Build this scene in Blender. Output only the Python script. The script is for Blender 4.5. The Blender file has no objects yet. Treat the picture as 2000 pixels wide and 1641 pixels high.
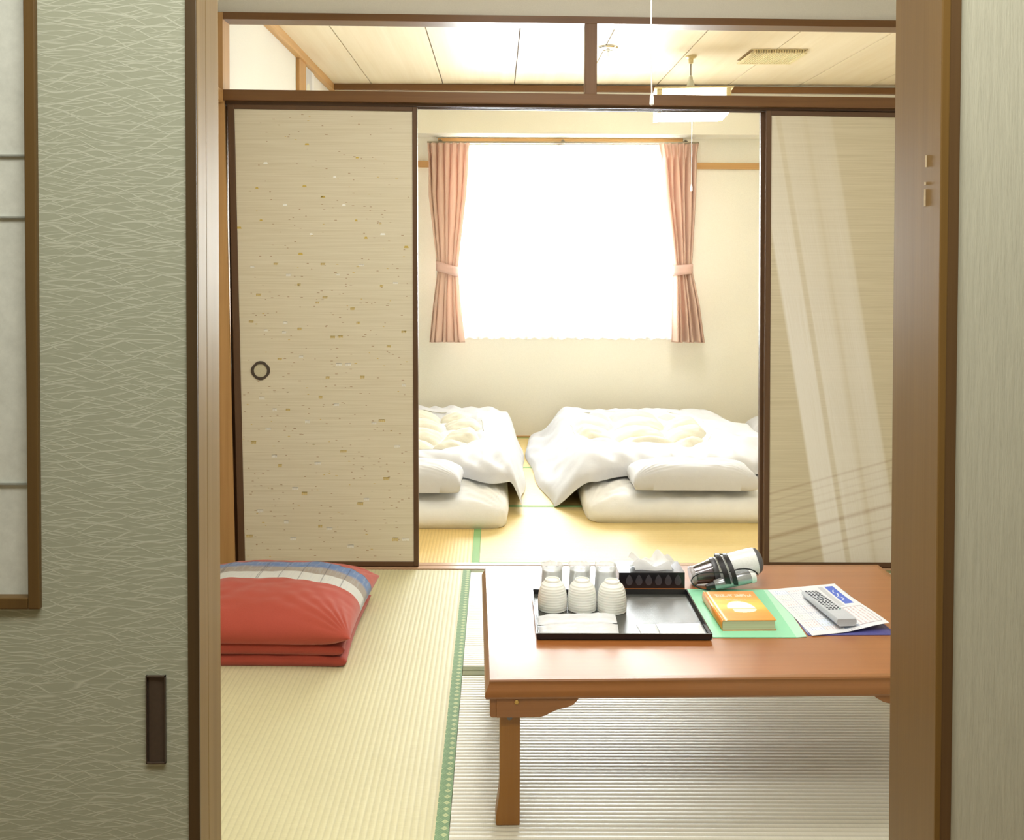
import bpy, bmesh, math, random
from mathutils import Vector, Matrix, noise
random.seed(4)
C = bpy.context.scene.collection
S = bpy.context.scene

# ------------------------------------------------------------------ camera
cd = bpy.data.cameras.new('camera'); cam = bpy.data.objects.new('camera', cd); C.objects.link(cam)
cd.sensor_fit = 'HORIZONTAL'; cd.sensor_width = 36.0; cd.lens = 36.0 * 1886 / 2000
cd.shift_x = (1000 - 970) / 2000.0; cd.shift_y = (543 - 820.5) / 2000.0
cd.clip_start = 0.02
cam.matrix_world = (Matrix.Translation((0, 0, 1.21)) @ Matrix.Rotation(math.radians(90 - 1.3), 4, 'X')
                    @ Matrix.Rotation(0.0025, 4, 'Z'))
S.camera = cam

# ------------------------------------------------------------------ world, exposure, large lights
w = bpy.data.worlds.new('world'); S.world = w; w.use_nodes = True
w.node_tree.nodes['Background'].inputs[0].default_value = (0.80, 0.90, 1.0, 1)
w.node_tree.nodes['Background'].inputs[1].default_value = 3.0
S.view_settings.view_transform = 'Standard'
S.view_settings.look = 'None'
S.view_settings.exposure = 0.12
S.view_settings.gamma = 1.0
S.view_settings.use_curve_mapping = False

def area(name, loc, rot, sx, sy, power, col):
    l = bpy.data.lights.new(name, 'AREA'); l.shape = 'RECTANGLE'; l.size = sx; l.size_y = sy
    l.energy = power; l.color = col
    o = bpy.data.objects.new(name, l); C.objects.link(o); o.location = loc; o.rotation_euler = rot
    return o
R90 = math.pi / 2
area('daylight', (0.42, 6.62, 1.36), (-R90, 0, 0), 1.7, 1.45, 265, (0.96, 0.985, 1.0))       # sky outside the window, faces the room
area('front_room_light', (0.35, 2.35, 2.36), (0, 0, 0), 1.0, 1.0, 36, (1.0, 0.975, 0.92))    # the front room's ceiling fitting
area('corridor_light', (0.0, 0.55, 2.36), (0, 0, 0), 1.4, 0.5, 30, (1.0, 1.0, 0.93))      # the corridor's ceiling fitting

# ------------------------------------------------------------------ helpers
def tag(o, label=None, cat=None, group=None, kind=None):
    if label: o['label'] = label
    if cat: o['category'] = cat
    if group: o['group'] = group
    if kind: o['kind'] = kind
    return o

def thing(name, label, cat, loc=(0, 0, 0), rz=0.0, group=None, kind=None):
    o = bpy.data.objects.new(name, None); C.objects.link(o)
    o.empty_display_size = 0.05
    o.location = loc; o.rotation_euler = (0, 0, rz)
    return tag(o, label, cat, group, kind)

class MB:
    def __init__(s): s.v = []; s.f = []; s.m = []; s.c = []
    def quadbox(s, b, t, m=0):
        n = len(s.v); s.v += list(b) + list(t)
        k = len(b)
        s.f.append([n + i for i in range(k)][::-1]); s.f.append([n + k + i for i in range(k)])
        for i in range(k):
            j = (i + 1) % k
            s.f.append([n + i, n + j, n + k + j, n + k + i])
        s.m += [m] * (k + 2)
        return s
    def box(s, x0, x1, y0, y1, z0, z1, m=0):
        return s.quadbox([(x0, y0, z0), (x1, y0, z0), (x1, y1, z0), (x0, y1, z0)],
                         [(x0, y0, z1), (x1, y0, z1), (x1, y1, z1), (x0, y1, z1)], m)
    def beam(s, x0, x1, y0, y1, z0, z1, dz, m=0):          # box whose right end sits dz lower (old timber out of level)
        return s.quadbox([(x0, y0, z0), (x1, y0, z0 - dz), (x1, y1, z0 - dz), (x0, y1, z0)],
                         [(x0, y0, z1), (x1, y0, z1 - dz), (x1, y1, z1 - dz), (x0, y1, z1)], m)
    def prism(s, pts, a, b, axis='y', m=0):                # polygon in the other two axes, extruded from a to b
        if axis == 'y': f = lambda p, q: (p[0], q, p[1])
        elif axis == 'x': f = lambda p, q: (q, p[0], p[1])
        else: f = lambda p, q: (p[0], p[1], q)
        return s.quadbox([f(p, a) for p in pts], [f(p, b) for p in pts], m)
    def face(s, pts, m=0):
        n = len(s.v); s.v += list(pts); s.f.append([n + i for i in range(len(pts))]); s.m.append(m); return s
    def lathe(s, prof, seg=32, M=None, m=0, cap=True):
        n = len(s.v); M = M or Matrix.Identity(4)
        for r, z in prof:
            for i in range(seg):
                a = 2 * math.pi * i / seg
                s.v.append(tuple(M @ Vector((r * math.cos(a), r * math.sin(a), z))))
        for j in range(len(prof) - 1):
            for i in range(seg):
                k = (i + 1) % seg
                s.f.append([n + j * seg + i, n + j * seg + k, n + (j + 1) * seg + k, n + (j + 1) * seg + i]); s.m.append(m)
        if cap:
            s.f.append([n + i for i in range(seg)][::-1]); s.m.append(m)
            q = n + (len(prof) - 1) * seg
            s.f.append([q + i for i in range(seg)]); s.m.append(m)
        return s
    def tube(s, pts, r, seg=8, m=0, closed=False):
        pts = [Vector(p) for p in pts]; n = len(s.v); k = len(pts)
        up = Vector((0.13, 0.21, 1)).normalized()
        for i, p in enumerate(pts):
            if closed: t = pts[(i + 1) % k] - pts[i - 1]
            else: t = pts[min(i + 1, k - 1)] - pts[max(i - 1, 0)]
            t.normalize()
            a = t.cross(up)
            if a.length < 1e-3: a = t.cross(Vector((1, 0, 0)))
            a.normalize(); b = t.cross(a)
            rr = r[i] if isinstance(r, (list, tuple)) else r
            for q in range(seg):
                th = 2 * math.pi * q / seg
                s.v.append(tuple(p + a * rr * math.cos(th) + b * rr * math.sin(th)))
        for i in range(k if closed else k - 1):
            j = (i + 1) % k
            for q in range(seg):
                q2 = (q + 1) % seg
                s.f.append([n + i * seg + q, n + i * seg + q2, n + j * seg + q2, n + j * seg + q]); s.m.append(m)
        if not closed:
            s.f.append([n + q for q in range(seg)][::-1]); s.m.append(m)
            s.f.append([n + (k - 1) * seg + q for q in range(seg)]); s.m.append(m)
        return s
    def grid(s, nu, nv, fn, m=0, col=None, flip=False):
        n = len(s.v)
        for j in range(nv + 1):
            for i in range(nu + 1):
                s.v.append(tuple(fn(i / nu, j / nv)))
        for j in range(nv):
            for i in range(nu):
                a = n + j * (nu + 1) + i
                q = [a, a + 1, a + nu + 2, a + nu + 1]
                s.f.append(q[::-1] if flip else q); s.m.append(m(i / nu, j / nv) if callable(m) else m)
        if col:
            while len(s.c) < n: s.c.append((1, 1, 1, 1))
            for j in range(nv + 1):
                for i in range(nu + 1):
                    s.c.append(col(i / nu, j / nv))
        return s
    def build(s, name, mats, parent=None, smooth=False, bevel=0.0, weld=False, solid=0.0, sub=0, angle=35, bseg=2):
        me = bpy.data.meshes.new(name)
        me.from_pydata([tuple(v) for v in s.v], [], s.f)
        if not isinstance(mats, (list, tuple)): mats = [mats]
        for q in mats: me.materials.append(q)
        for p, mi in zip(me.polygons, s.m): p.material_index = mi
        if s.c:
            while len(s.c) < len(s.v): s.c.append((1, 1, 1, 1))
            at = me.color_attributes.new('Col', 'FLOAT_COLOR', 'POINT')
            at.data.foreach_set('color', [x for c in s.c for x in c])
        bm = bmesh.new(); bm.from_mesh(me)
        if weld: bmesh.ops.remove_doubles(bm, verts=bm.verts, dist=1e-5)
        bmesh.ops.recalc_face_normals(bm, faces=bm.faces) if not s.c and not solid else None
        if smooth:
            for f in bm.faces: f.smooth = True
            for e in bm.edges:
                if len(e.link_faces) == 2 and e.calc_face_angle(0) > math.radians(angle): e.smooth = False
        bm.to_mesh(me); bm.free(); me.update()
        o = bpy.data.objects.new(name, me); C.objects.link(o)
        if parent: o.parent = parent
        if solid:
            md = o.modifiers.new('solid', 'SOLIDIFY'); md.thickness = solid; md.offset = 0
        if bevel:
            md = o.modifiers.new('bevel', 'BEVEL'); md.width = bevel; md.segments = bseg; md.limit_method = 'ANGLE'
            md.angle_limit = math.radians(30); md.harden_normals = False
        if sub:
            md = o.modifiers.new('sub', 'SUBSURF'); md.levels = sub; md.render_levels = sub
        return o

def lin(c):
    return tuple((x / 12.92 if x <= 0.04045 else ((x + 0.055) / 1.055) ** 2.4) for x in c)
def rgb(r, g, b):
    return lin((r / 255, g / 255, b / 255)) + (1,)
def mix(a, b, t):
    return tuple(a[i] * (1 - t) + b[i] * t for i in range(4))
def sst(x, a, b):
    t = max(0, min(1, (x - a) / (b - a))); return t * t * (3 - 2 * t)
def n3(x, y, z=0.0): return noise.noise(Vector((x, y, z)))

# ------------------------------------------------------------------ materials
class NT:
    def __init__(s, name):
        s.mat = bpy.data.materials.new(name); s.mat.use_nodes = True
        s.t = s.mat.node_tree; s.b = s.t.nodes['Principled BSDF']; s.out = s.t.nodes['Material Output']
    def n(s, typ, props=None, **inp):
        nd = s.t.nodes.new(typ)
        for k, v in (props or {}).items(): setattr(nd, k, v)
        for k, v in inp.items():
            key = int(k[1:]) if k[0] == 'i' and k[1:].isdigit() else k.replace('_', ' ')
            s.set(nd, key, v)
        return nd
    def set(s, nd, key, v):
        if isinstance(v, bpy.types.NodeSocket): s.t.links.new(v, nd.inputs[key])
        else: nd.inputs[key].default_value = v
    def coord(s, scale=(1, 1, 1), rot=(0, 0, 0), loc=(0, 0, 0)):
        tc = s.n('ShaderNodeTexCoord')
        mp = s.n('ShaderNodeMapping'); s.t.links.new(tc.outputs['Object'], mp.inputs[0])
        mp.inputs['Scale'].default_value = scale; mp.inputs['Rotation'].default_value = rot; mp.inputs['Location'].default_value = loc
        return mp.outputs[0]
    def noise(s, vec, scale=5, detail=3, rough=0.5, dist=0.0):
        return s.n('ShaderNodeTexNoise', None, Vector=vec, Scale=scale, Detail=detail, Roughness=rough, Distortion=dist).outputs[0]
    def ramp(s, fac, stops, interp='LINEAR'):
        r = s.n('ShaderNodeValToRGB'); s.t.links.new(fac, r.inputs[0]); cr = r.color_ramp; cr.interpolation = interp
        while len(cr.elements) > len(stops): cr.elements.remove(cr.elements[-1])
        while len(cr.elements) < len(stops): cr.elements.new(0.5)
        for e, (p, c) in zip(cr.elements, stops):
            e.position = p; e.color = c if len(c) == 4 else tuple(c) + (1,)
        return r.outputs[0]
    def mixc(s, fac, a, b, mode='MIX'):
        m = s.n('ShaderNodeMix', {'data_type': 'RGBA', 'blend_type': mode})
        s.set(m, 0, fac); s.set(m, 6, a); s.set(m, 7, b)
        return m.outputs[2]
    def math(s, op, a, b=0.0, c=None):
        m = s.n('ShaderNodeMath', {'operation': op}); s.set(m, 0, a); s.set(m, 1, b)
        if c is not None: s.set(m, 2, c)
        return m.outputs[0]
    def bump(s, h, strength=0.3, dist=0.01):
        b = s.n('ShaderNodeBump', None, Height=h, Strength=strength, Distance=dist)
        s.t.links.new(b.outputs[0], s.b.inputs['Normal'])
    def col(s, c): s.set(s.b, 'Base Color', c); return s
    def p(s, **k):
        for a, v in k.items(): s.set(s.b, a.replace('_', ' '), v)
        return s

def plain(name, c, rough=0.5, metal=0.0, spec=0.5, bump=0.0, bscale=200, **k):
    t = NT(name); v = t.coord(); nz = t.noise(v, bscale, 3)
    t.col(t.ramp(nz, [(0.3, tuple(x * 0.93 for x in c[:3]) + (1,)), (0.7, tuple(min(1, x * 1.05) for x in c[:3]) + (1,))]))
    t.p(Roughness=rough, Metallic=metal, Specular_IOR_Level=spec, **k)
    if bump: t.bump(nz, bump, 0.002)
    return t.mat

def wood(name, c1, c2, axis='z', rough=0.38, scale=1.0, bump=0.08, coat=0.0, spec=0.5):
    t = NT(name)
    k = {'x': (1.2, 45, 45), 'y': (45, 1.2, 45), 'z': (45, 45, 1.2)}[axis]
    v = t.coord(tuple(a * scale for a in k))
    a = t.noise(v, 1.0, 4, 0.6, 0.3)
    k2 = {'x': (6, 400, 400), 'y': (400, 6, 400), 'z': (400, 400, 6)}[axis]
    b = t.noise(t.coord(tuple(q * scale for q in k2)), 1.0, 2)
    m = t.math('ADD', t.math('MULTIPLY', a, 0.75), t.math('MULTIPLY', b, 0.25))
    t.col(t.ramp(m, [(0.3, c1), (0.7, c2)])); t.p(Roughness=rough, Specular_IOR_Level=spec)
    if coat: t.p(Coat_Weight=coat, Coat_Roughness=0.15)
    t.bump(b, bump, 0.001)
    return t.mat

M = {}
M['frame_dark'] = wood('fusuma_frame_lacquer', rgb(84, 58, 36), rgb(100, 71, 46), 'z', 0.45)
M['frame_dark_x'] = wood('fusuma_rail_lacquer', rgb(84, 58, 36), rgb(100, 71, 46), 'x', 0.45)
M['lintel'] = wood('lintel_timber', rgb(106, 70, 34), rgb(124, 86, 46), 'x', 0.4)
M['lintel_z'] = wood('mullion_timber', rgb(106, 70, 34), rgb(124, 86, 46), 'z', 0.4)
M['cedar_x'] = wood('cedar_trim_across', rgb(190, 146, 90), rgb(212, 168, 108), 'x', 0.5)
M['cedar_y'] = wood('cedar_trim_along', rgb(190, 146, 90), rgb(212, 168, 108), 'y', 0.5)
M['cedar_z'] = wood('cedar_post', rgb(178, 134, 80), rgb(200, 156, 100), 'z', 0.5)
M['brown_x'] = wood('brown_trim_across', rgb(116, 78, 42), rgb(134, 94, 54), 'x', 0.5)
M['jamb'] = wood('doorway_post_timber', rgb(114, 84, 38), rgb(130, 98, 48), 'z', 0.4, 0.8, 0.06)
M['jamb_light'] = wood('door_edge_timber', rgb(132, 106, 62), rgb(150, 123, 76), 'z', 0.48, 1.0, 0.04, 0.0, 0.32)
M['casing'] = wood('doorway_casing_timber', rgb(92, 66, 36), rgb(108, 80, 46), 'z', 0.5)
M['near_stile'] = wood('near_door_stile', rgb(70, 52, 26), rgb(82, 62, 34), 'z', 0.5)
M['shoji_wood'] = wood('shoji_frame_timber', rgb(92, 68, 32), rgb(106, 80, 40), 'z', 0.45)
M['shoji_wood_x'] = wood('shoji_rail_timber', rgb(112, 78, 34), rgb(128, 90, 44), 'x', 0.45)
M['ceil_wood'] = wood('ceiling_board', rgb(232, 214, 180), rgb(242, 228, 200), 'y', 0.5, 0.35, 0.02)
M['gap_dark'] = plain('ceiling_joint', rgb(90, 62, 36), 0.9)
M['sill'] = wood('sill_timber', rgb(190, 150, 116), rgb(212, 174, 140), 'x', 0.3)
M['table'] = wood('table_top_veneer', rgb(150, 88, 38), rgb(166, 101, 47), 'x', 0.40, 1.0, 0.03, 0.9)
M['table_edge'] = wood('table_edge_timber', rgb(136, 86, 42), rgb(152, 99, 53), 'x', 0.34, 1.0, 0.03, 0.3)
M['table_leg'] = wood('table_leg_timber', rgb(138, 90, 34), rgb(154, 104, 44), 'z', 0.35, 1.0, 0.03)

def wallpaper(name, c, bs=260, st=0.25, stretch=(1, 1, 1), rough=0.85, var=0.05):
    t = NT(name); v = t.coord(stretch)
    a = t.noise(v, bs, 4, 0.7); b = t.noise(t.coord(), 2.0, 2)
    f = t.math('ADD', t.math('MULTIPLY', a, 0.7), t.math('MULTIPLY', b, 0.3))
    t.col(t.ramp(f, [(0.3, tuple(x * (1 - var) for x in c[:3]) + (1,)), (0.7, tuple(min(1, x * (1 + var)) for x in c[:3]) + (1,))]))
    t.p(Roughness=rough, Specular_IOR_Level=0.25); t.bump(a, st, 0.002)
    return t.mat
M['wall_cream'] = wallpaper('cream_wallpaper', rgb(244, 240, 225), 220, 0.3)
M['wall_white'] = wallpaper('white_wallpaper', rgb(234, 230, 220), 240, 0.3)
M['wall_grey'] = wallpaper('combed_grey_wallpaper', rgb(202, 200, 180), 180, 0.55, (1, 1, 0.07), 0.8, 0.09)
M['ceil_plain'] = wallpaper('ceiling_paper', rgb(236, 232, 222), 200, 0.2)
M['corr_floor'] = wood('corridor_boards', rgb(140, 104, 70), rgb(160, 122, 84), 'x', 0.4)
M['white_gloss'] = plain('white_enamel', rgb(238, 238, 236), 0.3)
M['ivory'] = plain('ivory_plastic', rgb(226, 208, 160), 0.45)
M['chrome'] = plain('chrome', (0.8, 0.8, 0.8, 1), 0.12, 1.0)
M['steel'] = plain('rail_steel', rgb(150, 140, 120), 0.35, 0.8)
M['brass'] = plain('brass', rgb(200, 165, 95), 0.3, 0.9)
M['black_plastic'] = plain('black_plastic', rgb(30, 30, 34), 0.35)
M['grey_metal'] = plain('grey_metal', rgb(110, 110, 112), 0.4, 0.5)
M['handle_dark'] = plain('recess_pull_plastic', rgb(74, 62, 52), 0.35)
M['handle_in'] = plain('pull_inner_face', rgb(206, 198, 170), 0.4)

def tatami_mat(name, c1, c2, ribaxis, rough=0.5, groove=0.2):
    t = NT(name)
    k = (900, 30, 1) if ribaxis == 'x' else (30, 900, 1)     # straw strands cross the ribs
    st = t.noise(t.coord(k), 1.0, 3, 0.6)
    st2 = t.noise(t.coord((50, 50, 1)), 1.0, 2)
    big = t.noise(t.coord((3, 3, 1)), 1.0, 2)
    f = t.math('ADD', t.math('MULTIPLY', st, 0.55), t.math('ADD', t.math('MULTIPLY', st2, 0.2), t.math('MULTIPLY', big, 0.25)))
    base = t.ramp(f, [(0.3, c1), (0.7, c2)])
    # narrow darker line where the warp thread draws each rib in
    tc = t.n('ShaderNodeTexCoord'); sp = t.n('ShaderNodeSeparateXYZ'); t.t.links.new(tc.outputs['Object'], sp.inputs[0])
    ax = sp.outputs[1] if ribaxis == 'x' else sp.outputs[0]
    fr = t.math('FRACT', t.math('MULTIPLY', ax, 1 / 0.0150))
    d = t.math('ABSOLUTE', t.math('SUBTRACT', fr, 0.5))
    gl = t.math('MULTIPLY', t.math('SUBTRACT', d, 0.36), 5.0)
    gl = t.math('MINIMUM', t.math('MAXIMUM', gl, 0.0), groove)
    t.col(t.mixc(gl, base, tuple(x * 0.55 for x in c1[:3]) + (1,)))
    t.p(Roughness=rough, Specular_IOR_Level=0.45); t.bump(st, 0.25, 0.001)
    return t.mat
M['tatami_y'] = tatami_mat('tatami_straw_lengthwise', rgb(202, 194, 152), rgb(219, 212, 172), 'y')
M['tatami_x'] = tatami_mat('tatami_straw_crosswise', rgb(212, 207, 188), rgb(226, 221, 204), 'x', 0.38, 0.8)  # paler, greyer straw: sky sheen on these mats put into the base colour
M['tatami_b'] = tatami_mat('tatami_straw_bedroom', rgb(222, 196, 130), rgb(234, 210, 148), 'x', 0.5)
M['tatami_by'] = tatami_mat('tatami_straw_bedroom_lengthwise', rgb(222, 190, 118), rgb(234, 204, 136), 'y', 0.5)
def brocade():
    t = NT('green_brocade_border')
    v = t.coord((1, 1, 1))
    w1 = t.n('ShaderNodeTexWave', {'bands_direction': 'DIAGONAL'}, Vector=v, Scale=95.0).outputs[1]
    chk = t.n('ShaderNodeTexChecker', None, Vector=t.coord((45, 45, 0.001), (0, 0, 0.785)), Scale=1.0).outputs[1]
    vo = t.n('ShaderNodeTexVoronoi', {'distance': 'MANHATTAN'}, Vector=t.coord((42, 42, 0.001)), Scale=1.0, Randomness=0.0).outputs[0]
    m = t.math('MULTIPLY', t.math('LESS_THAN', vo, 0.32), t.math('GREATER_THAN', vo, 0.06))
    base = t.mixc(t.math('MULTIPLY', w1, 0.5), rgb(120, 152, 112), rgb(158, 184, 142))
    base = t.mixc(t.math('MULTIPLY', chk, 0.25), base, rgb(96, 134, 98))
    t.col(t.mixc(t.math('MULTIPLY', m, 0.75), base, rgb(206, 214, 160)))
    t.p(Roughness=0.7); return t.mat
M['heri'] = brocade()
M['heri_olive'] = plain('olive_border', rgb(132, 134, 92), 0.7, bump=0.3, bscale=600)
M['heri_b'] = plain('green_cloth_border', rgb(140, 184, 120), 0.7, bump=0.3, bscale=600)

def attr(name, rough=0.6, bump=0.1, bscale=300, stretch=(1, 1, 1), spec=0.4, sheen=0.0):
    t = NT(name); a = t.n('ShaderNodeVertexColor', {'layer_name': 'Col'}).outputs[0]
    nz = t.noise(t.coord(stretch), bscale, 3, 0.6)
    t.col(t.mixc(0.35, a, t.ramp(nz, [(0.3, (0.82, 0.82, 0.82, 1)), (0.7, (1.12, 1.12, 1.12, 1))]), 'MULTIPLY'))
    t.p(Roughness=rough, Specular_IOR_Level=spec)
    if sheen: t.p(Sheen_Weight=sheen)
    if bump: t.bump(nz, bump, 0.002)
    return t.mat

def near_door():
    t = NT('grass_line_wallpaper')
    base = rgb(172, 174, 154); hi = rgb(208, 210, 192); lo = rgb(160, 161, 140)
    acc = None
    for i, (ang, sp_, seed) in enumerate([(0.15, .0095, 1), (-0.14, .0105, 5), (0.30, .0125, 9), (-0.29, .0115, 14), (0.02, .0110, 20)]):
        v0 = t.coord((1, 1, 1), (0, ang, 0), (seed * 1.7, 0, seed * .9))
        wv = t.n('ShaderNodeVectorMath', {'operation': 'MULTIPLY'}, i0=v0, i1=(7.0, 1.0, 16.0)).outputs[0]
        sp = t.n('ShaderNodeSeparateXYZ'); t.t.links.new(v0, sp.inputs[0])
        wob = t.noise(wv, 1.0, 2, 0.5)
        ph = t.math('ADD', t.math('MULTIPLY', sp.outputs[2], 1 / sp_), t.math('MULTIPLY', wob, 4.0))
        r = t.math('ABSOLUTE', t.math('SUBTRACT', t.math('FRACT', ph), 0.5))
        l = t.math('MAXIMUM', t.math('SUBTRACT', 1.0, t.math('MULTIPLY', r, 11.0)), 0.0)
        mk = t.noise(t.n('ShaderNodeVectorMath', {'operation': 'MULTIPLY'}, i0=v0, i1=(22.0, 1.0, 75.0)).outputs[0], 1.0, 1, 0.5)
        mk = t.math('MINIMUM', t.math('MAXIMUM', t.math('MULTIPLY', t.math('SUBTRACT', mk, 0.40), 7.0), 0.0), 1.0)
        l = t.math('MULTIPLY', l, mk)
        acc = l if acc is None else t.math('MAXIMUM', acc, l)
    v2 = t.coord((9, 1, 70), (0, -0.07, 0), (5, 0, 2))
    n2 = t.noise(v2, 1.0, 2, 0.5, 0.8)
    big = t.noise(t.coord((3, 3, 5)), 1.0, 3)
    b = t.mixc(t.math('MULTIPLY', n2, 0.3), base, lo)
    b = t.mixc(t.math('MULTIPLY', big, 0.25), b, rgb(160, 170, 140))
    t.col(t.mixc(t.math('MULTIPLY', acc, 0.72), b, hi))
    t.p(Roughness=0.65, Specular_IOR_Level=0.35); t.bump(acc, 0.14, 0.001)
    return t.mat
M['near_door'] = near_door()

def washi():
    t = NT('frosted_shoji_pane'); nz = t.noise(t.coord(), 60, 5, 0.7)
    t.col(t.ramp(nz, [(0.3, rgb(206, 208, 198)), (0.7, rgb(222, 224, 214))])); t.p(Roughness=0.45)
    return t.mat
M['washi'] = washi()

def fusuma_left():
    t = NT('speckled_fusuma_paper')
    ln = t.noise(t.coord((4, 1, 420)), 1.0, 2, 0.6)
    fine = t.noise(t.coord(), 500, 2)
    c = t.ramp(ln, [(0.3, rgb(214, 205, 180)), (0.7, rgb(231, 224, 204))])
    pk = t.noise(t.coord((3, 1, 3)), 1.0, 2)
    c = t.mixc(t.math('MULTIPLY', pk, 0.3), c, rgb(226, 208, 180))
    t.col(c); t.p(Roughness=0.75, Specular_IOR_Level=0.2); t.bump(t.math('ADD', ln, fine), 0.12, 0.001)
    return t.mat
M['fus_l'] = fusuma_left()

def fusuma_right():
    t = NT('brushed_band_fusuma_paper')
    ln = t.noise(t.coord((4, 1, 420)), 1.0, 2, 0.6)
    base = t.ramp(ln, [(0.3, rgb(206, 194, 164)), (0.7, rgb(222, 211, 184))])
    tc = t.n('ShaderNodeTexCoord'); sp = t.n('ShaderNodeSeparateXYZ'); t.t.links.new(tc.outputs['Object'], sp.inputs[0])
    X, Z = sp.outputs[0], sp.outputs[2]
    # u, v: distance right of / below the panel's upper left corner, in metres
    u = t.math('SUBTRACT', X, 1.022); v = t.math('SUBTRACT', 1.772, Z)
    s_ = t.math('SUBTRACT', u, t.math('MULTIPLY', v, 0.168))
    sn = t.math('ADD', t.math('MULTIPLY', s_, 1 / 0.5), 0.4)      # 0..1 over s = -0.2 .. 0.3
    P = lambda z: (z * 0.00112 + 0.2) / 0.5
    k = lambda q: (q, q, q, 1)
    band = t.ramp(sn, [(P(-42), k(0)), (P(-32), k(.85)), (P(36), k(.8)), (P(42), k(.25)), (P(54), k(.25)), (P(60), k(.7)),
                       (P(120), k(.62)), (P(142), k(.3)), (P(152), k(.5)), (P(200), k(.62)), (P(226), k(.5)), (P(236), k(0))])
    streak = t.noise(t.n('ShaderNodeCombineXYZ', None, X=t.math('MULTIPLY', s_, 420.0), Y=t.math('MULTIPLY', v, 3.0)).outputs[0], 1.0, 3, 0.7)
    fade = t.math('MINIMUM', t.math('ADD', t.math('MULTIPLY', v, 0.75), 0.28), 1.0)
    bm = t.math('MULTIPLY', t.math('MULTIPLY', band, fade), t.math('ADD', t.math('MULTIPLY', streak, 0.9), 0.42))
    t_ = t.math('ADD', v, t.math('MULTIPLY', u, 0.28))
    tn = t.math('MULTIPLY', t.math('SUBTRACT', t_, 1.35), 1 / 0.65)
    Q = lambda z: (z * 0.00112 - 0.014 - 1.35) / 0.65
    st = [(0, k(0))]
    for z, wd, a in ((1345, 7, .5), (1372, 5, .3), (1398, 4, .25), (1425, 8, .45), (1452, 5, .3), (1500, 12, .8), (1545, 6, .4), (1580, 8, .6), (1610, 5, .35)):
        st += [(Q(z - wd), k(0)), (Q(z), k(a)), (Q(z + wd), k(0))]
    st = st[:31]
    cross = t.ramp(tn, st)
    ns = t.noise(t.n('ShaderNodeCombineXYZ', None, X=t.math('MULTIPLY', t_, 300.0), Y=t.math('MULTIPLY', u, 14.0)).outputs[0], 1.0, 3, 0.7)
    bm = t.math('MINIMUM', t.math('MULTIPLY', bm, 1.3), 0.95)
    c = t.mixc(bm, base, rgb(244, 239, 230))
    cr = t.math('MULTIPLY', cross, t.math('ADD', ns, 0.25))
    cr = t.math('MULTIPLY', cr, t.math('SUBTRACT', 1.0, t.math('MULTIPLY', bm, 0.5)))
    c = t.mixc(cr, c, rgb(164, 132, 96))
    t.col(c); t.p(Roughness=0.75, Specular_IOR_Level=0.2)
    t.bump(ln, 0.1, 0.001)
    return t.mat
M['fus_r'] = fusuma_right()
M['mark_w'] = plain('woven_white_fleck', rgb(252, 250, 244), 0.6)
M['mark_y'] = plain('woven_gold_fleck', rgb(210, 182, 92), 0.6)
M['mark_b'] = plain('fine_brown_fleck', rgb(178, 148, 116), 0.7)

def cloth(name, c, rough=0.85, bs=25, bump=0.25, sheen=0.2, fine=900):
    t = NT(name); v = t.coord(); a = t.noise(v, bs, 4, 0.6); f = t.noise(v, fine, 2)
    t.col(t.ramp(a, [(0.3, tuple(x * 0.96 for x in c[:3]) + (1,)), (0.7, c)]))
    t.p(Roughness=rough, Specular_IOR_Level=0.2, Sheen_Weight=sheen)
    t.bump(t.math('ADD', t.math('MULTIPLY', a, 0.8), t.math('MULTIPLY', f, 0.15)), bump, 0.006)
    return t.mat
M['bed'] = cloth('white_bedding', rgb(214, 214, 217), bs=14, bump=0.5)
M['bed_in'] = cloth('ivory_quilting', rgb(222, 217, 198), bs=22, bump=0.5)
M['mattress'] = cloth('mattress_cotton', rgb(242, 241, 238), bs=16, bump=0.5)
M['net'] = plain('grey_net_edge', rgb(196, 192, 180), 0.8)
def trans(name, c, tr, tl, rough=0.8):
    t = NT(name); nt = t.t
    a = t.n('ShaderNodeBsdfTransparent'); b = t.n('ShaderNodeBsdfTranslucent', None, Color=c); d = t.n('ShaderNodeBsdfDiffuse', None, Color=c)
    m1 = t.n('ShaderNodeMixShader', None, i0=tl, i1=d.outputs[0], i2=b.outputs[0])
    nz = t.noise(t.coord(), 700, 2)
    f = t.math('ADD', t.math('MULTIPLY', nz, 0.1), tr - 0.05)
    m2 = t.n('ShaderNodeMixShader', None, i0=f, i1=m1.outputs[0], i2=a.outputs[0])
    nt.links.new(m2.outputs[0], t.out.inputs[0]); nt.nodes.remove(t.b)
    return t.mat
M['pink'] = trans('pink_curtain_cloth', rgb(230, 200, 182), 0.05, 0.22)
M['sheer'] = trans('sheer_white_voile', (0.97, 0.97, 0.97, 1), 0.45, 0.8)
M['wrap'] = trans('white_plastic_wrap', (0.92, 0.94, 0.95, 1), 0.16, 0.5)
M['tissue'] = trans('tissue_paper', (0.97, 0.97, 0.98, 1), 0.12, 0.45)
def glassy(name, c, gl=0.1, rough=0.03):
    t = NT(name); a = t.n('ShaderNodeBsdfTransparent', None, Color=c); g = t.n('ShaderNodeBsdfGlossy', None, Roughness=rough)
    fr = t.n('ShaderNodeFresnel', None, IOR=1.45)
    f = t.math('ADD', fr.outputs[0], gl)
    m = t.n('ShaderNodeMixShader', None, i0=f, i1=a.outputs[0], i2=g.outputs[0])
    t.t.links.new(m.outputs[0], t.out.inputs[0]); t.t.nodes.remove(t.b); return t.mat
M['pane'] = glassy('window_glass', (0.95, 0.97, 0.96, 1), 0.02)
M['glass'] = glassy('tumbler_glass', (0.93, 0.95, 0.95, 1), 0.06)
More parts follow.
